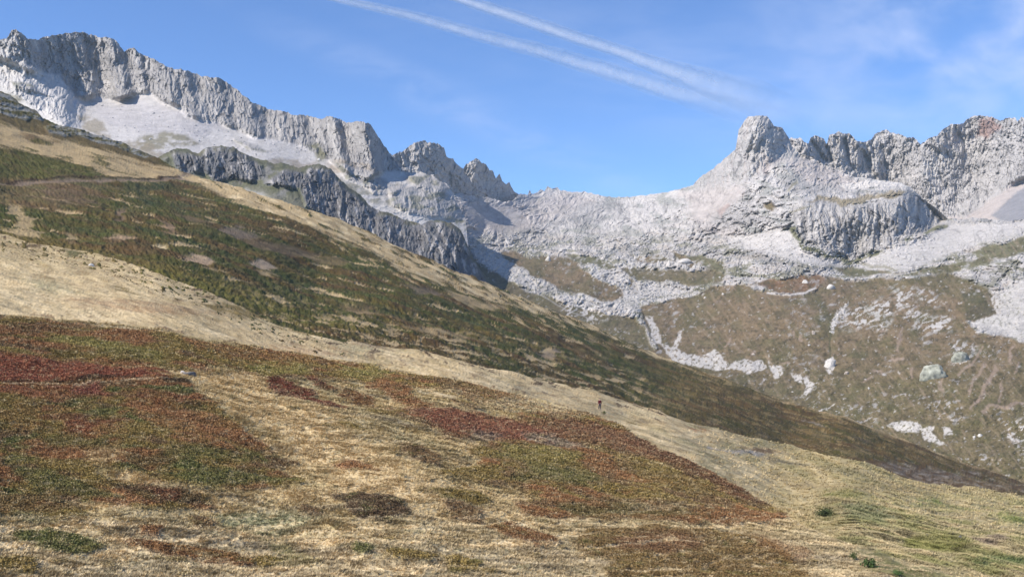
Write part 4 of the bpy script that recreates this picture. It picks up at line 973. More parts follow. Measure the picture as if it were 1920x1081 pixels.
D_C1 = TPS([(-200, 150, 1350), (0, 80, 1450), (30, 54, 1450), (145, 61, 1640), (250, 92, 1640), (400, 148, 1600), (520, 210, 1560), (640, 222, 1500), (695, 235, 1440), (757, 325, 1420),
            (110, 110, 1540), (160, 180, 1500), (215, 186, 1500), (270, 175, 1500), (340, 190, 1440), (450, 238, 1400), (560, 275, 1370), (620, 300, 1340), (700, 320, 1330), (60, 130, 1420), (0, 150, 1370), (100, 190, 1350), (140, 235, 1290),
            (-200, 260, 1250), (200, 250, 1220), (300, 240, 1300), (400, 275, 1230), (500, 300, 1190), (300, 290, 1080), (400, 330, 1020), (640, 340, 1180), (700, 380, 1120), (760, 360, 1250), (830, 345, 1400), (870, 408, 1350), (780, 410, 1120), (860, 440, 1150),
            (900, 520, 1000), (700, 470, 950), (500, 400, 930), (150, 290, 1020)], 1e-3)
CLIFF1 = [(-200, 100), (-50, 40), (1, 30), (300, 60), (520, 160), (660, 190), (720, 230), (770, 330), (740, 318), (715, 325), (690, 335), (650, 322), (620, 300), (590, 285), (560, 270), (520, 262), (480, 258), (450, 245), (415, 232), (385, 226),
          (350, 216), (338, 200), (300, 188), (278, 172), (250, 178), (225, 186), (200, 184), (180, 178), (160, 185), (140, 180), (110, 140), (80, 138), (50, 130), (0, 110)]
BUTT = [(-200, 90), (0, 100), (50, 128), (110, 140), (135, 165), (155, 195), (155, 225), (142, 250), (110, 235), (70, 205), (0, 165), (-200, 130)]
BANDS1 = [[(730, 355), (790, 345), (830, 352), (850, 368), (862, 385), (876, 410), (850, 412), (800, 405), (760, 398), (735, 385)], [(765, 330), (800, 328), (822, 336), (842, 352), (830, 362), (800, 355), (775, 345)],
          [(440, 262), (480, 272), (500, 285), (470, 280)], [(620, 300), (700, 325), (720, 350), (690, 352), (650, 335)], [(20, 150), (60, 160), (80, 175), (30, 168)], [(660, 325), (720, 335), (760, 345), (740, 365), (700, 362)]]


def cover_c1(G):
    wx, wy = wfield(G, 14, 26, 903); px, py = G['px'], G['py']
    C = Cover(G, SCREE * 1.02, wx, wy)
    rock_var(C, G, 14, 905, .25)
    m = lay_mask(px, py, CLIFF1, 3, wx * .4, wy * .4); C.mix(m, RK * .66)  # cliffs darkened in the colour to deepen the shade of their grazing-lit faces
    v = fbm((G['U'] + .3 * G['V']) / 8, G['V'] / 30, 5, 910, .62); C.mix(m * ss(.08, .28, v) * .5, RKG * .75); C.mix(m * ss(.1, .3, -v) * .5, RKL * .95); joints(C, G, m, 10, 915, .85)
    C.patch([(-200, 60), (0, 80), (30, 60), (48, 120), (110, 145), (150, 200), (140, 250), (0, 160), (-200, 140)], RKL, 6, .5, .6)
    C.patch([(170, 200), (250, 190), (330, 200), (420, 240), (360, 262), (250, 245), (190, 225)], c8(196, 190, 192, .6), 8, .5)
    n = fbm(G['U'] / 22, G['V'] / 12, 5, 920, .6)
    for poly, col, a in [([(250, 262), (290, 252), (340, 250), (368, 258), (375, 268), (340, 276), (300, 280), (262, 278)], c8(158, 150, 122, .52), .85), ([(150, 215), (190, 228), (200, 245), (175, 252), (152, 240)], c8(160, 146, 116, .52), .7),
                         ([(565, 272), (600, 270), (618, 285), (612, 300), (598, 302), (590, 282)], GRASSY, .8), ([(560, 305), (640, 300), (700, 315), (700, 330), (620, 325), (540, 305)], c8(170, 150, 122, .52), .6),
                         ([(-200, 150), (0, 168), (38, 180), (42, 195), (0, 185), (-200, 190)], c8(150, 142, 112, .52), .8), ([(170, 245), (250, 265), (330, 285), (300, 292), (200, 270)], c8(170, 156, 130, .52), .7),
                         ([(450, 290), (540, 305), (620, 325), (660, 350), (600, 340), (500, 315)], c8(158, 140, 110, .52), .6), ([(640, 335), (700, 360), (760, 385), (840, 402), (880, 420), (800, 415), (700, 385), (650, 360)], c8(140, 136, 104, .5), .65),
                         ([(780, 410), (860, 405), (885, 425), (900, 450), (880, 440), (850, 420)], GRASSY, .7), ([(380, 330), (560, 345), (560, 400), (400, 360)], c8(146, 142, 118, .5), .7), ([(770, 340), (800, 330), (830, 340), (815, 350)], GRASSY, .5)]:
        mm = lay_mask(px, py, poly, 4, wx, wy) * a; C.mix(mm * ss(-.35, .05, n), col)
    C.mix((1 - m) * ss(.1, .25, n) * ss(230, 300, py) * .35, c8(170, 158, 138, .52))
    for p in BANDS1:
        mm = lay_mask(px, py, p, 3, wx * .5, wy * .5); C.mix(mm * .9, RK * .72); C.mix(mm * ss(.05, .2, n) * .6, c8(140, 140, 110, .5))
    C.patch([(770, 400), (800, 405), (850, 415), (820, 425), (760, 415), (690, 385), (720, 380)], RKL * .95, 4, .8, .7)
    C.patch([(720, 330), (760, 322), (765, 340), (735, 345)], RKL, 4, .7, .6)
    return C.col


def relief_c1(G):
    px, py = G['px'], G['py']; z = px * 0
    mc = lay_mask(px, py, CLIFF1, 7, z, z); mb = lay_mask(px, py, BUTT, 8, z, z)
    r = mc * crag(G, 19, 25, 3.0, 930, .30)
    # big buttresses of the ridge, each with its shaded right side
    saw = [(30, 55, 60, 45), (150, 40, 100, 35), (215, 40, 90, 40), (250, 18, 70, 30), (305, 35, 120, 34), (350, 25, 150, 28), (405, 35, 150, 30), (470, 30, 200, 22), (625, 22, 220, 40), (685, 30, 240, 60), (560, 30, 220, 18)]
    for cx, wd, cy, h in saw:
        u = px - .22 * (py - cy) - cx
        r = r + mc * 1.25 * h * np.where(u < 0, np.exp(-(u / (wd * .9)) ** 2), np.exp(-(u / (wd * .45)) ** 2))
    r = r + mb * (16 + crag(G, 14, 34, 2.0, 940, .2)) + mb * 26 * (1 - ss(0, 45, np.abs(px - 122 + .2 * (py - 200))))
    r = r - mc * 22 * (1 - ss(0, 30, np.hypot((px - 135) / 1.2, (py - 160))))
    for i, p in enumerate(BANDS1):
        m = lay_mask(px, py, p, 5, z, z); r = r + m * (14 + crag(G, 10, 24, 1.8, 950 + i, .3)) - m * 25 * ss(845, 876, px)
    rg = (1 - mc) * (1 - mb)
    r = r + rg * (3.2 * ridged(G['U'] / 30, G['V'] / 12, 3, 960, .55) + 7 * fbm(G['U'] / 120, G['V'] / 60, 3, 965) + 5 * ss(300, 420, py) * ridged(G['U'] / 16, G['V'] / 8, 3, 968, .6))
    return r


c1 = layer('c1', 'mountain', -150, 925, rough_curve(SKY_LEFT, 5, 17, 25), lambda x: np.maximum(curve(CREST_HEATH)(x) + 30, curve(SKY_LEFT)(x) + 60), D_C1, relief_c1, None, cover_c1, M_ROCK, 1.3, smooth=False, drop=1.1)

TOP_B = [(262, 330), (290, 300), (312, 286), (328, 279), (350, 280), (372, 288), (385, 277), (410, 273), (440, 276), (462, 290), (480, 298), (500, 300), (515, 309), (530, 304), (545, 310), (560, 315), (575, 310), (600, 308), (622, 318),
         (640, 338), (655, 352), (672, 362), (690, 382), (705, 393), (725, 398), (750, 408), (772, 416), (790, 420), (808, 414), (830, 413), (850, 420), (864, 432), (874, 455), (884, 478), (896, 500), (912, 518), (935, 540), (980, 580)]
D_B = TPS([(262, 330, 900), (330, 280, 1000), (430, 275, 1030), (500, 300, 1020), (600, 308, 1020), (700, 395, 980), (800, 420, 980), (860, 432, 990), (905, 520, 960), (330, 340, 900), (450, 345, 930), (520, 350, 920), (560, 360, 900), (600, 400, 860),
           (700, 440, 860), (800, 500, 830), (880, 520, 850), (450, 400, 830), (980, 590, 900), (650, 470, 780), (500, 380, 830)], 1e-3)
CL_B = [[(318, 282), (372, 290), (385, 276), (440, 276), (464, 292), (490, 310), (495, 330), (470, 342), (440, 332), (405, 342), (380, 320), (350, 325), (330, 310)], [(530, 320), (560, 318), (575, 330), (560, 352), (530, 350), (495, 345)],
        [(560, 345), (580, 315), (605, 310), (628, 325), (645, 350), (690, 385), (760, 412), (845, 416), (866, 435), (890, 490), (920, 540), (800, 500), (700, 440), (620, 410), (575, 385)]]


def cover_b(G):
    wx, wy = wfield(G, 12, 20, 1003); px, py = G['px'], G['py']
    C = Cover(G, c8(128, 128, 100, .48), wx, wy); n = fbm(G['U'] / 14, G['V'] / 8, 5, 1010, .6)
    C.mix(ss(.0, .25, n) * .7, RKG); C.mix(ss(.08, .25, -n) * .6, c8(92, 94, 70, .48))
    rb = fbm((G['U'] + .25 * G['V']) / 5, G['V'] / 18, 4, 1015, .6)  # pale ribs on blue-grey: light and shade contrast painted into the cliff colour
    for p in CL_B:
        m = lay_mask(px, py, p, 4, wx * .5, wy * .5); C.mix(m, RKG * .70); C.mix(m * ss(.02, .2, rb) * .6, c8(108, 112, 118, .5)); C.mix(m * ss(.12, .25, -rb) * .6, RK); joints(C, G, m, 7, 1018, .8)
    tp = curve(TOP_B)(px)
    C.mix((1 - ss(3, 14, py - tp)) * ss(-.05, .12, n) * .8, c8(120, 116, 84, .48))
    C.patch([(390, 345), (470, 350), (560, 372), (600, 400), (560, 400), (450, 370)], c8(150, 146, 124, .5), 5, .7)
    C.patch([(440, 350), (500, 365), (560, 395), (600, 415), (540, 395), (470, 372)], RK * .9, 4, .6)
    return C.col


def relief_b(G):
    px, py = G['px'], G['py']; r = px * 0
    for i, p in enumerate(CL_B):
        m = lay_mask(px, py, p, 6, px * 0, px * 0); r = np.maximum(r, m * (14 + crag(G, 17, 21, 3.4, 1030 + i, .30)))
    big = 16 * ridged((G['U'] + .3 * G['V']) / 55, G['V'] / 300, 1, 1041)
    tp = curve(TOP_B)(px)
    return r + big + 4 * ridged(G['U'] / 14, G['V'] / 9, 3, 1045, .6) - 46 * ss(868, 920, px) - 22 * (1 - ss(0, 12, py - tp))


cb = layer('cb', 'rock_bluff', 262, 980, rough_curve(TOP_B, 3.5, 13, 65), lambda x: curve(CREST_HEATH)(x) + 30, D_B, relief_b, None, cover_b, M_ROCK, 1.2, smooth=False, drop=1.3)

# ------------------------------------------------------------------ things standing on the land
def at(Gn, x, y):
    """the point of a terrain sheet seen at photo position x, y"""
    G = GR[Gn]; P = G['P']
    sx = 960 + P[..., 0] / P[..., 1] * F; sy = YH - P[..., 2] / P[..., 1] * F
    i = np.argmin((sx - x) ** 2 + (sy - y) ** 2)
    return Vector(P.reshape(-1, 3)[i].tolist())


def tag(o, label=None, cat=None, group=None, kind=None):
    if label: o['label'] = label
    if cat: o['category'] = cat
    if group: o['group'] = group
    if kind: o['kind'] = kind
    return o


def link(name, me, mat, parent=None):
    if mat: me.materials.append(mat)
    o = bpy.data.objects.new(name, me); S.collection.objects.link(o)
    if parent: o.parent = parent
    return o


def empty(name, loc, rz=0):
    o = bpy.data.objects.new(name, None); S.collection.objects.link(o)
    o.location = loc; o.rotation_euler = (0, 0, rz); o.empty_display_size = .2
    return o


def tri_mesh(name, V, T, C=None):
    me = bpy.data.meshes.new(name)
    me.vertices.add(len(V)); me.vertices.foreach_set('co', V.reshape(-1).astype(np.float32))
    me.loops.add(T.size); me.loops.foreach_set('vertex_index', T.reshape(-1).astype(np.int32))
    me.polygons.add(len(T)); me.polygons.foreach_set('loop_start', (np.arange(len(T)) * 3).astype(np.int32))
    me.polygons.foreach_set('loop_total', np.full(len(T), 3, np.int32)); me.update()
    if C is not None:
        ca = me.color_attributes.new('cover', 'FLOAT_COLOR', 'POINT')
        rgba = np.ones((len(V), 4), np.float32); rgba[:, :3] = np.clip(C, .005, .9); ca.data.foreach_set('color', rgba.reshape(-1))
    return me


def leaf_mat(name, var=.2):
    m = bpy.data.materials.new(name); m.use_nodes = True; nt = m.node_tree; b = nt.nodes['Principled BSDF']
    b.inputs['Roughness'].default_value = .8; b.inputs['Specular IOR Level'].default_value = .2
    a = nd(nt, 'ShaderNodeAttribute'); a.attribute_name = 'cover'
    nt.links.new(a.outputs['Color'], b.inputs['Base Color'])
    return m


M_GRASSB = leaf_mat("dry_grass_blades"); M_SPRIG = leaf_mat("bilberry_sprigs")


def scatter(name, sheets, n, kind, seed, label):
    r = np.random.RandomState(seed); Ps = []; Cs = []; Ws = []
    for s in sheets:
        G = GR[s]; P = G['P']; h = G['heath']
        a = P[:-1, 1:] - P[:-1, :-1]; b = P[1:, :-1] - P[:-1, :-1]
        ar = np.linalg.norm(np.cross(a, b), axis=-1)
        d = P[:-1, :-1, 1]
        sx = 960 + P[:-1, :-1, 0] / d * F; sy = G['py'][:-1, :-1]
        w = ar * np.clip(95 / d, 0, 1) ** 1.2 * (sy < 1120) * (d < 270) * ((sx > -60) & (sx < 1980))
        top = G['ytop'][None, :-1]; w = w * (sy > top + 1.5)
        hh = h[:-1, :-1]
        cl = fbm(P[:-1, :-1, 0] / 2.6, P[:-1, :-1, 1] / 2.2, 3, 611, .6)
        if kind == 'grass': w = w * (.25 + 1.4 * ss(-.15, .3, cl)) * (1 - .93 * ss(105, 145, d))
        if kind == 'grass' and s == 'tan': w = w * ss(1250, 1600, sx)
        if kind == 'heath': w = w * (1 - ss(120, 160, d)) * (0 if s == 'tan' else 1)
        if s == 'tan': w = w * (G['py'][:-1, :-1] < curve(CREST_NEAR)(G['px'][:-1, :-1]) + 4)
        w = w * (hh > .5) if kind == 'heath' else w * (hh <= .5)
        Ps.append(P[:-1, :-1].reshape(-1, 3)); Cs.append(G['C'][:-1, :-1].reshape(-1, 3)); Ws.append(w.reshape(-1))
    sheets = [s for s in sheets]
    P = np.concatenate(Ps); C = np.concatenate(Cs); Wt = np.concatenate(Ws); Wt = Wt / Wt.sum()
    i = np.searchsorted(np.cumsum(Wt), r.rand(n)); i = np.minimum(i, len(P) - 1)
    p = P[i] + (r.rand(n, 3) - .5) * np.array([.3, .3, 0]); c = C[i]
    k = 6 if kind == 'grass' else 8
    n_ = n * k
    base = np.repeat(p, k, 0); col = np.repeat(c * (1 + (r.rand(n, 1) - .5) * .34), k, 0) * (1 + (r.rand(n_, 1) - .5) * .25)
    sc = np.repeat(np.clip(p[:, 1:2] / 95, .9, 2.0), k, 0)
    az = r.rand(n_) * 2 * np.pi
    if kind == 'grass':
        hgt = (.09 + .13 * r.rand(n_))[:, None] * sc; rad = (.05 + .10 * r.rand(n_))[:, None] * sc
        o = np.stack([np.cos(az), np.sin(az), az * 0], -1) * rad
        side = np.stack([-np.sin(az), np.cos(az), az * 0], -1) * .035 * sc
        tip = o * 2.6 + np.concatenate([np.zeros((n_, 2)), hgt], 1) + np.array([.10, -.05, 0]) * hgt * 2
        V = np.stack([base + o - side - [0, 0, .03], base + o + side - [0, 0, .03], base + tip], 1)
        col = col * 1.12
    else:
        o = r.normal(size=(n_, 3)) * np.array([.15, .15, .04]) * sc + np.array([0, 0, .07]) * sc
        s1 = r.normal(size=(n_, 3)); s1 /= np.linalg.norm(s1, axis=1, keepdims=True); s2 = np.cross(s1, r.normal(size=(n_, 3))); s2 /= np.linalg.norm(s2, axis=1, keepdims=True)
        z = (.045 + .035 * r.rand(n_))[:, None] * sc
        V = np.stack([base + o - s1 * z, base + o + s1 * z, base + o + s2 * z * 1.5], 1)
        col = col * 1.25
    V = V.reshape(-1, 3); T = np.arange(n_ * 3).reshape(-1, 3)
    me = tri_mesh(name, V, T, np.repeat(col, 3, 0))
    o = link(name, me, M_GRASSB if kind == 'grass' else M_SPRIG)
    tag(o, label, 'grass' if kind == 'grass' else 'heath plants', None, 'stuff')


scatter('dry_grass', ['near', 'tan'], 150000, 'grass', 11, 'straw coloured tussock grass covering the near slope')
scatter('bilberry_heath', ['near', 'tan'], 190000, 'heath', 12, 'red, rust and olive bilberry heath in mats on the near slope')


# ---- rocks
def rock_arrays(r, nplanes=13, sub=2, flat=.75):
    import bmesh
    bm = bmesh.new(); bmesh.ops.create_icosphere(bm, subdivisions=sub, radius=1)
    V = np.array([v.co[:] for v in bm.verts]); T = np.array([[v.index for v in f.verts] for f in bm.faces]); bm.free()
    N = r.normal(size=(nplanes, 3)); N /= np.linalg.norm(N, axis=1, keepdims=True); D = .62 + .38 * r.rand(nplanes)
    dots = V @ N.T; dots = np.where(dots > .05, dots, .05)
    rad = np.minimum((D[None] / dots).min(1), 1.25)
    rad *= 1 + .035 * r.normal(size=len(V))
    V = V * rad[:, None]; V[:, 2] *= flat
    return V, T


def stone_mat(name, col, lich=None):
    m = flat_mat(name, col, .9, 3.0, .28, .5)
    return m


M_STONE = stone_mat("pale_stone", RKL * .98); M_STONEG = stone_mat("grey_stone", RKG * .7); M_STONEL = flat_mat("lichen_stone", c8(186, 186, 170, .54), .9, .35, .5, .8); M_STONEP = stone_mat("warm_stone", c8(205, 190, 176, .56))

BOULDERS = [  # sheet, x, y, width px, height px, material, label
    ('near', 356, 703, 28, 12, M_STONEG, "low dark grey boulder beside the path end, in pale grass right of the red heath"),
    ('near', 343, 700, 12, 8, M_STONE, "small white stone leaning on the low dark grey boulder"),
    ('tan', 172, 498, 12, 7, M_STONE, "lone white stone in the grass below the dark hillside on the left"),
    ('val', 1750, 706, 56, 34, M_STONEL, "largest boulder, a pale greenish block bedded in the brown slope"),
    ('val', 1802, 676, 38, 32, M_STONEL, "greenish broken boulder above the pale erosion streaks"),
    ('val', 1556, 688, 22, 24, M_STONE, "white boulder at the foot of the little gully in the brown slope"),
    ('val', 1028, 489, 12, 12, M_STONE, "squarish white boulder above the brown turf, under the pale cirque"),
    ('val', 1235, 500, 10, 17, M_STONE, "upright white boulder at the end of the rock band on the turf"),
    ('val', 1254, 498, 11, 15, M_STONE, "rounded white boulder just right of the upright one"),
    ('val', 1284, 493, 32, 12, M_STONE, "long flat white boulder lying on the turf rim"),
    ('val', 1302, 502, 8, 8, M_STONE, "small white boulder right of the long flat one"),
    ('val', 1510, 530, 14, 9, M_STONE, "tilted white boulder on the orange brown knoll"),
    ('val', 1557, 541, 19, 12, M_STONE, "wide pale boulder at the right end of the orange brown knoll"),
    ('val', 1525, 626, 8, 11, M_STONEP, "cream boulder alone in the middle of the bare brown slope"),
    ('val', 1355, 552, 5, 5, M_STONE, "right one of two tiny white stones at the top of the brown slope"),
    ('val', 1322, 559, 5, 5, M_STONE, "left one of two tiny white stones at the top of the brown slope"),
    ('val', 1630, 729, 5, 5, M_STONE, "tiny white stone in brown turf left of the largest boulder"),
    ('val', 1838, 816, 11, 7, M_STONE, "white stone right of the white snowy patches at the slope foot"),
    ('val', 1827, 819, 6, 5, M_STONE, "smaller stone touching the left side of the white stone at the slope foot"),
    ('val', 1755, 488, 6, 6, M_STONE, "single round white stone on the scree right of the bastion cliff"),
    ('val', 1587, 701, 12, 7, M_STONEP, "pinkish flat stone right of the white boulder in the gully"),
    ('val', 1414, 665, 8, 6, M_STONEP, "pinkish stone just above the long white patch"),
    ('c1', 282, 262, 6, 4, M_STONE, "white boulder on the green shelf below the scree of the left mountain"),
    ('c1', 598, 300, 7, 6, M_STONE, "white boulder at the scree edge above the dark cliff band"),
    ('tan', 1800, 1008, 9, 7, M_STONEG, "grey stone in the greenish meadow at the lower right"),
    ('tan', 1738, 1003, 8, 4, M_STONEG, "flat grey stone, right one of a pair in the lower right meadow"),
    ('tan', 1726, 1004, 7, 4, M_STONEG, "flat grey stone, left one of a pair in the lower right meadow"),
]
rr = np.random.RandomState(5)
for sh, x, y, w, h, mt_, lab in BOULDERS:
    V, T = rock_arrays(rr, 18 if w > 20 else 16, 4 if w > 20 else 3, 1.0)
    p = at(sh, x, y); s = p.y / F
    V = V / np.abs(V).max(0) * np.array([w * s / 2, w * s / 2 * .8, h * s * .66])
    V += V * ((.05 if w > 20 else .10) * np.random.RandomState(int(x)).normal(size=(len(V), 1))) * .5
    ph = np.arctan2(V[:, 1], V[:, 0]) * 1.1; V *= (1 + .12 * fbm(ph + x, V[:, 2] / (h * s) * 2.4, 3, 60, .6))[:, None]
    V[:, 2] += h * s * .05
    me = tri_mesh('boulder', V, T); o = link('boulder', me, mt_); o.location = p
    tag(o, lab, 'boulder', 'boulders scattered on the slopes')

# loose blocks of the scree fields: nobody could count them
def rubble(name, sheet, n, seed, mask, label, smin, smax):
    r = np.random.RandomState(seed); G = GR[sheet]; P = G['P'].reshape(-1, 3); m = mask(G).reshape(-1); m = m / m.sum()
    i = np.searchsorted(np.cumsum(m), r.rand(n)); i = np.minimum(i, len(P) - 1)
    shapes = [rock_arrays(r, 9, 1, .8) for _ in range(8)]
    VV = []; TT = []; off = 0; CC = []
    for k in range(n):
        V, T = shapes[k % 8]; a = r.rand() * 6.28; s = (smin + (smax - smin) * r.rand() ** 3) * min(1, max(.3, P[i[k]][1] / 1500))
        R = np.array([[math.cos(a), -math.sin(a), 0], [math.sin(a), math.cos(a), 0], [0, 0, 1]])
        VV.append((V @ R.T) * s * np.array([1, 1, .8]) + P[i[k]]); TT.append(T + off); off += len(V)
        CC.append(np.repeat((RK * (.8 + .35 * r.rand()))[None], len(V), 0))
    me = tri_mesh(name, np.concatenate(VV), np.concatenate(TT), np.concatenate(CC))
    tag(link(name, me, M_FAR), label, 'scree blocks', None, 'stuff')


def vmask(G):
    x, y = G['px'], G['py']; z = x * 0
    v = G['veg']; dense = lay_mask(x, y, WHITE[12], 6, z, z) * 5 + lay_mask(x, y, WHITE[14], 6, z, z) * 2
    return ((1 - v) * (y > 440) * .5 + dense + v * .008) * (x > 870) * (x < 1960) * G['d'] ** 2


rubble('scree_blocks', 'val', 9000, 31, vmask, 'pale loose blocks strewn over the scree of the valley', .5, 3.2)


rubble('scree_blocks', 'c1', 3500, 33, lambda G: ((G['py'] > 195) & (G['py'] < 420) & (G['C'].mean(-1) > .36) & (G['px'] > -20)) * G['d'] ** 2, 'pale loose blocks strewn below the cliffs of the left mountain', .4, 2.4)

# ---- dark green bushes
def bush(sheet, x, y, w, h, lab, col, n=420, seed=1):
    r = np.random.RandomState(seed); p = at(sheet, x, y); s = p.y / F
    root = empty('bush', p + Vector((0, 0, .05))); tag(root, lab, 'bush', 'green bushes in the grass')
    a = w * s / 2; hh = h * s
    lobes = r.normal(size=(7, 3)) * np.array([.45, .45, .18]) * np.array([a, a, hh]) + np.array([0, 0, hh * .5])
    lb = r.randint(0, 7, n); o = lobes[lb] + r.normal(size=(n, 3)) * np.array([a * .26, a * .26, hh * .2]); o[:, 2] = np.clip(o[:, 2], .02, None)
    s1 = r.normal(size=(n, 3)); s1 /= np.linalg.norm(s1, axis=1, keepdims=True); s2 = np.cross(s1, r.normal(size=(n, 3))); s2 /= np.linalg.norm(s2, axis=1, keepdims=True)
    z = a * (.10 + .08 * r.rand(n))[:, None]
    V = np.stack([o - s1 * z, o + s2 * z * .6, o + s1 * z, o - s2 * z * .6], 1).reshape(-1, 3)
    q = np.arange(n * 4).reshape(-1, 4); T = np.concatenate([q[:, :3], q[:, [0, 2, 3]]])
    C = np.repeat(np.array(col)[None] * (.7 + .7 * r.rand(n, 1)), 4, 0)
    link('foliage', tri_mesh('foliage', V, T, C), M_SPRIG, root)
    # woody stems
    V = []; T = []
    for k in range(9):
        e = lobes[k % 7] * (.8 + .3 * r.rand()); t = a * .03; b = len(V)
        for j in range(3):
            an = j * 2.09; V.append((math.cos(an) * t, math.sin(an) * t, -.05)); V.append((e[0] + math.cos(an) * t * .4, e[1] + math.sin(an) * t * .4, e[2]))
        for j in range(3):
            a0 = b + 2 * j; a1 = b + 2 * ((j + 1) % 3); T += [(a0, a1, a1 + 1), (a0, a1 + 1, a0 + 1)]
    link('stem', tri_mesh('stem', np.array(V), np.array(T)), M_STEM, root)


M_STEM = flat_mat("woody_stem", (.09, .06, .04))
BG = c8(86, 108, 60, .7)
bush('tan', 1545, 966, 26, 12, 'dark green bush with a reddish side, on the grassy rib above the lower right meadow', c8(84, 92, 56, .7), seed=3)
bush('tan', 1631, 1062, 28, 15, 'bright green bush, largest of the group at the lower right edge of the slope', BG, seed=4)
bush('tan', 1602, 1049, 17, 11, 'dull green bush up and left of the bright green largest bush', c8(88, 102, 60, .7), seed=5)
bush('tan', 1684, 1080, 18, 9, 'low green bush cut by the bottom edge of the picture', BG, seed=6)
bush('tan', 1132, 776, 9, 6, 'tiny green bush on the ridge just right of the walker', c8(84, 96, 46, .6), 200, seed=7)
bush('heath', 8, 361, 12, 9, 'small dark green bush below the trail at the far left', c8(48, 70, 46, .6), 200, seed=8)


# ---- dead flower stalks standing above the grass
def stalk_mesh(h, r0):
    V = []; T = []
    n = 6
    prof = [(0, r0), (.5, r0 * .8), (1.0, r0 * .5)]
    for t, rad in prof:
        for j in range(n):
            a = j * 2 * math.pi / n; V.append((math.cos(a) * rad + .03 * h * t * t, math.sin(a) * rad, h * t))
    for i in range(2):
        for j in range(n):
            a = i * n + j; b = i * n + (j + 1) % n; T += [(a, b, b + n), (a, b + n, a + n)]
    return tri_mesh('stem', np.array(V), np.array(T))


def head_mesh(h, r0):
    V = []; T = []; n = 7
    prof = [(.62, .3), (.7, 1.0), (.78, .75), (.84, 1.05), (.92, .7), (1.03, .1)]
    for t, k in prof:
        for j in range(n):
            a = j * 2 * math.pi / n + t * 9; V.append((math.cos(a) * r0 * k + .03 * h * t * t, math.sin(a) * r0 * k, h * t))
    for i in range(len(prof) - 1):
        for j in range(n):
            a = i * n + j; b = i * n + (j + 1) % n; T += [(a, b, b + n), (a, b + n, a + n)]
    return tri_mesh('seed_head', np.array(V), np.array(T))


M_STALK = flat_mat("dry_stalk", TANL * 1.0, .9)
sm_, hm_ = stalk_mesh(1.0, .018), head_mesh(1.0, .05)
proto = None
for x, y, h, lab in [(1259, 828, 9, 'tall dry stalk on the grass ridge, left one of the pair above the pale path'), (1312, 834, 8, 'tall dry stalk on the grass ridge, right one of the pair near the pale path'),
                     (1598, 866, 5, 'short dry stalk on the grass skyline against the dark slope, left one of two'), (1621, 871, 6, 'dry stalk on the grass skyline against the dark slope, right one of two'),
                     (1578, 915, 6, 'thin dry stalk in pinkish grass above the green meadow'), (1666, 962, 7, 'dark thin stalk standing in the middle of the green meadow'), (1794, 976, 7, 'pale thin stalk at the right side of the green meadow')]:
    p = at('tan', x, y); L = h * p.y / F * 1.15
    if proto is None:
        proto = empty('dry_stalk', p); st_ = link('stem', sm_, M_STALK, proto); hd_ = link('seed_head', hm_, M_STALK, proto); root = proto
    else:
        root = proto.copy(); S.collection.objects.link(root)
        for ch in (st_, hd_):
            c = ch.copy(); S.collection.objects.link(c); c.parent = root
    root.location = p; root.scale = (L * 1.4, L * 1.4, L); root.rotation_euler = (0, .05, x)
    tag(root, lab, 'dry stalk', 'dry stalks above the grass')


# ---- the walker on the ridge
def skin(name, pts, edges, mat, parent, levels=2, root=0):
    me = bpy.data.meshes.new(name + '_cage'); me.from_pydata([p[:3] for p in pts], edges, [])
    o = bpy.data.objects.new(name + '_cage', me); S.collection.objects.link(o)
    sk = o.modifiers.new('s', 'SKIN'); sk.use_smooth_shade = True
    for i, p in enumerate(pts):
        rx = p[3]; ry = p[4] if len(p) > 4 else rx
        me.skin_vertices[0].data[i].radius = (rx, ry); me.skin_vertices[0].data[i].use_root = (i == root)
    sb = o.modifiers.new('b', 'SUBSURF'); sb.levels = levels
    dg = bpy.context.evaluated_depsgraph_get(); dg.update()
    out = bpy.data.meshes.new_from_object(o.evaluated_get(dg)); out.name = name
    bpy.data.objects.remove(o); out.materials.clear()
    for p_ in out.polygons: p_.use_smooth = True
    return link(name, out, mat, parent)


pp = at('tan', 1125, 768)
person = empty('person', pp, 0.25)
person.scale = (1.15, 1.15, 1.15)
tag(person, 'person in a dark red jacket and navy trousers standing alone on the pale grass ridge', 'person')
M_SKIN = flat_mat("skin", (.5, .3, .22), .6, 30, .08, .05); M_JKT = flat_mat("dark_red_jacket", (.10, .01, .018), .8); M_TRS = flat_mat("navy_trousers", (.025, .03, .06), .85); M_HAIR = flat_mat("dark_hair", (.03, .02, .015)); M_SHOE = flat_mat("blue_shoes", (.05, .07, .16))
# joints: pelvis, spine, chest, neck, head, crown; legs; arms (metres, facing -Y)
B = [(0, 0, .95, .13, .10), (0, 0, 1.12, .12, .09), (0, .01, 1.34, .15, .10), (0, .01, 1.47, .055), (0, -.01, 1.58, .075, .085), (0, 0, 1.68, .07, .08),
     (.09, 0, .90, .085), (.10, -.05, .50, .06), (.10, .0, .10, .042), (.11, -.13, .04, .038),
     (-.09, 0, .90, .085), (-.11, .04, .50, .06), (-.13, .12, .12, .042), (-.13, .0, .05, .038),
     (.18, .01, 1.40, .055), (.24, .03, 1.14, .042), (.25, -.06, .90, .03), (.25, -.08, .84, .034, .02),
     (-.18, .01, 1.40, .055), (-.24, .0, 1.14, .042), (-.25, -.12, .92, .03), (-.25, -.15, .86, .034, .02)]
E = [(0, 1), (1, 2), (2, 3), (3, 4), (4, 5), (0, 6), (6, 7), (7, 8), (8, 9), (0, 10), (10, 11), (11, 12), (12, 13), (2, 14), (14, 15), (15, 16), (16, 17), (2, 18), (18, 19), (19, 20), (20, 21)]
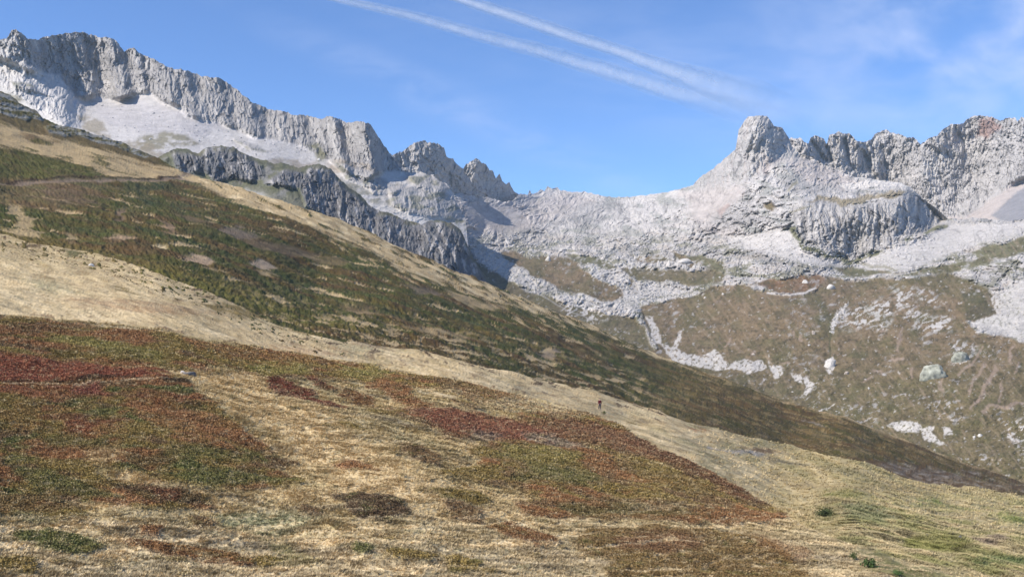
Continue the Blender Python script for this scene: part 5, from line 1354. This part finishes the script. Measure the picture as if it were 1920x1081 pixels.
for hx, hy, hz, sg in ((.25, -.08, .84, 1), (-.25, -.15, .86, -1)):
    hb = 17 if sg == 1 else 21
    for k, (dy, ln) in enumerate(((-.027, .062), (-.009, .072), (.009, .068), (.027, .055))):
        i = len(B); B.append((hx, hy + dy, hz - .035, .009)); B.append((hx - sg * .008, hy + dy - .006, hz - .035 - ln * .5, .0085)); B.append((hx - sg * .022, hy + dy - .012, hz - .035 - ln, .0075))
        E += [(hb, i), (i, i + 1), (i + 1, i + 2)]
    i = len(B); B.append((hx - sg * .012, hy - .04, hz - .005, .010)); B.append((hx - sg * .02, hy - .055, hz - .04, .0085)); E += [(hb, i), (i, i + 1)]
body = skin('body', B, E, M_SKIN, person)
jk = [(0, 0, .90, .155, .125), (0, 0, 1.12, .15, .12), (0, .01, 1.34, .175, .125), (0, .01, 1.45, .08), (.19, .01, 1.40, .075), (.245, .03, 1.14, .062), (.25, -.055, .915, .048), (-.19, .01, 1.40, .075), (-.245, 0, 1.14, .062), (-.25, -.115, .935, .048)]
skin('jacket', jk, [(0, 1), (1, 2), (2, 3), (2, 4), (4, 5), (5, 6), (2, 7), (7, 8), (8, 9)], M_JKT, person)
tr = [(0, 0, .95, .145, .115), (.09, 0, .88, .10), (.10, -.05, .50, .078), (.10, 0, .10, .062), (-.09, 0, .88, .10), (-.11, .04, .50, .078), (-.13, .12, .13, .062)]
skin('trousers', tr, [(0, 1), (1, 2), (2, 3), (0, 4), (4, 5), (5, 6)], M_TRS, person)
for s_, q in ((1, ((.10, .03, .06), (.11, -.16, .04))), (-1, ((-.13, .14, .07), (-.13, -.04, .04)))):
    skin('shoe', [(*q[0], .055), (*q[1], .045)], [(0, 1)], M_SHOE, person)
skin('hair', [(0, .035, 1.60, .075), (0, .015, 1.70, .08)], [(0, 1)], M_HAIR, person)
for s_ in (-1, 1):
    skin('eye', [(s_ * .028, -.088, 1.60, .010), (s_ * .028, -.086, 1.604, .009)], [(0, 1)], M_HAIR, body, 1)
skin('nose', [(0, -.088, 1.60, .009), (0, -.106, 1.575, .013)], [(0, 1)], M_SKIN, body, 1)
skin('mouth', [(-.022, -.088, 1.545, .006), (.022, -.088, 1.545, .006)], [(0, 1)], M_JKT, body, 1)


# ---- condensation trails high above the mountains
def contrail(pts, widths, seed, dens, label):
    P = []; R = []
    for (x, y), w in zip(pts, widths):
        d = 7000.0 / ((YH - y) / F); P.append(unproj(x, y, d)); R.append(w * 1.25 / F * d / 2)
    P = np.array(P); R = np.array(R)
    t = np.linspace(0, len(P) - 1, 900); cx = np.stack([np.interp(t, range(len(P)), P[:, k]) for k in range(3)], 1); rr_ = np.interp(t, range(len(P)), R)
    n = 24; a = np.arange(n) * 2 * np.pi / n
    L = np.concatenate([[0], np.cumsum(np.linalg.norm(np.diff(cx, axis=0), axis=1) / np.maximum(rr_[1:], 60))]) / 2.2
    T0 = cx[-1] - cx[0]; T0 /= np.linalg.norm(T0); side = np.cross(T0, [0, 0, 1]); side /= np.linalg.norm(side); up = np.cross(side, T0)
    f = 1 + .12 * fbm(L[:, None] + 0 * a[None], np.cos(a)[None] * .8 + seed + 0 * L[:, None], 3, seed, .5) + .10 * fbm(L[:, None] * .6, np.sin(a)[None] * .9 + 3 + 0 * L[:, None], 3, seed + 7, .5)
    w = rr_[:, None] * f
    V = cx[:, None] + w[..., None] * (np.cos(a)[None, :, None] * side + np.sin(a)[None, :, None] * up)
    V = np.concatenate([V.reshape(-1, 3), cx[:1], cx[-1:]]); m = len(cx)
    i = np.arange(m * n).reshape(m, n); q = np.stack([i[:-1], np.roll(i, -1, 1)[:-1], np.roll(i, -1, 1)[1:], i[1:]], -1).reshape(-1, 4)
    T = np.concatenate([q[:, :3], q[:, [0, 2, 3]], np.stack([np.full(n, m * n), np.roll(i[0], -1), i[0]], -1), np.stack([np.full(n, m * n + 1), i[-1], np.roll(i[-1], -1)], -1)])
    me = tri_mesh('contrail', V, T)
    # how much vapour lies across the trail at each point of its skin, from the rim to the middle
    thick = np.abs(np.cos(a))[None] ** 1.9 * (.7 + .6 * np.clip(.45 + fbm(L[:, None] * .35 + .8 * np.cos(a)[None], np.sin(a)[None] * 1.6 + L[:, None] * .2, 4, seed + 30, .55), 0, 1))
    fade = np.interp(np.linspace(0, 1, m), [0, .05, .68, 1], [1, 1, .85, 0])
    th = np.concatenate([(thick * fade[:, None]).reshape(-1), [0, 0]])
    at_ = me.attributes.new('vapour', 'FLOAT', 'POINT'); at_.data.foreach_set('value', np.clip(th * dens, 0, 1).astype(np.float32))
    for pl in me.polygons: pl.use_smooth = True
    mt_ = bpy.data.materials.new("contrail_vapour"); mt_.use_nodes = True; nt = mt_.node_tree; nt.nodes.clear()
    o_ = nd(nt, 'ShaderNodeOutputMaterial'); tr_ = nd(nt, 'ShaderNodeBsdfTransparent'); df = nd(nt, 'ShaderNodeBsdfDiffuse'); tl = nd(nt, 'ShaderNodeBsdfTranslucent')
    for b_ in (df, tl): b_.inputs['Color'].default_value = (.95, .95, .97, 1)
    m1 = nd(nt, 'ShaderNodeMixShader'); m1.inputs[0].default_value = .5; m2 = nd(nt, 'ShaderNodeMixShader')
    ta = nd(nt, 'ShaderNodeAttribute'); ta.attribute_name = 'vapour'
    geo = nd(nt, 'ShaderNodeNewGeometry'); nz = nd(nt, 'ShaderNodeTexNoise'); nz.inputs['Scale'].default_value = .005; nz.inputs['Detail'].default_value = 4
    nt.links.new(geo.outputs['Position'], nz.inputs['Vector'])
    mr = nd(nt, 'ShaderNodeMapRange'); mr.inputs[1].default_value = .3; mr.inputs[2].default_value = .7; mr.inputs[3].default_value = .88; mr.inputs[4].default_value = 1.12; nt.links.new(nz.outputs[0], mr.inputs[0])
    mu = nd(nt, 'ShaderNodeMath'); mu.operation = 'MULTIPLY'; mu.use_clamp = True; nt.links.new(ta.outputs['Fac'], mu.inputs[0]); nt.links.new(mr.outputs[0], mu.inputs[1])
    nt.links.new(df.outputs[0], m1.inputs[1]); nt.links.new(tl.outputs[0], m1.inputs[2])
    nt.links.new(mu.outputs[0], m2.inputs[0]); nt.links.new(tr_.outputs[0], m2.inputs[1]); nt.links.new(m1.outputs[0], m2.inputs[2]); nt.links.new(m2.outputs[0], o_.inputs['Surface'])
    tag(link('contrail', me, mt_), label, 'contrail', 'contrails crossing the blue sky')


contrail([(560, -22), (640, 0), (760, 27), (900, 66), (1050, 106), (1200, 152), (1300, 182), (1420, 212), (1500, 235)], [12, 13, 15, 20, 24, 28, 34, 44, 50], 71, .31, 'lower and longer white contrail, from top centre down to the rock tower')
contrail([(800, -24), (870, 0), (960, 30), (1060, 64), (1160, 96), (1240, 126), (1320, 152), (1420, 186), (1480, 210)], [14, 16, 20, 20, 20, 26, 40, 54, 60], 77, .36, 'upper and brighter white contrail, running parallel above the other')
# ---- the air
def haze(x0, x1, y0, y1, z0, z1, dens):
    V = np.array([(x, y, z) for z in (z0, z1) for y in (y0, y1) for x in (x0, x1)], float)
    T = np.array([(0, 2, 3), (0, 3, 1), (4, 5, 7), (4, 7, 6), (0, 1, 5), (0, 5, 4), (2, 6, 7), (2, 7, 3), (0, 4, 6), (0, 6, 2), (1, 3, 7), (1, 7, 5)])
    m = bpy.data.materials.new('haze_air'); m.use_nodes = True; nt = m.node_tree; nt.nodes.clear()
    o_ = nd(nt, 'ShaderNodeOutputMaterial'); v = nd(nt, 'ShaderNodeVolumePrincipled'); v.inputs['Color'].default_value = (.74, .88, 1, 1); v.inputs['Density'].default_value = dens
    nt.links.new(v.outputs[0], o_.inputs['Volume'])
    tag(link('haze', tri_mesh('haze', V, T), m), 'thin blue haze in the valley air', 'haze', None, 'stuff')


lo = min(float(o.bound_box[0][2]) for o in S.objects if o.type == 'MESH' and o.name in [GR[g]['obj'].name for g in GR])
haze(-3200, 3200, -300, 3100, lo - 1, 560, 5.5e-5)
print('SCENE_DONE')
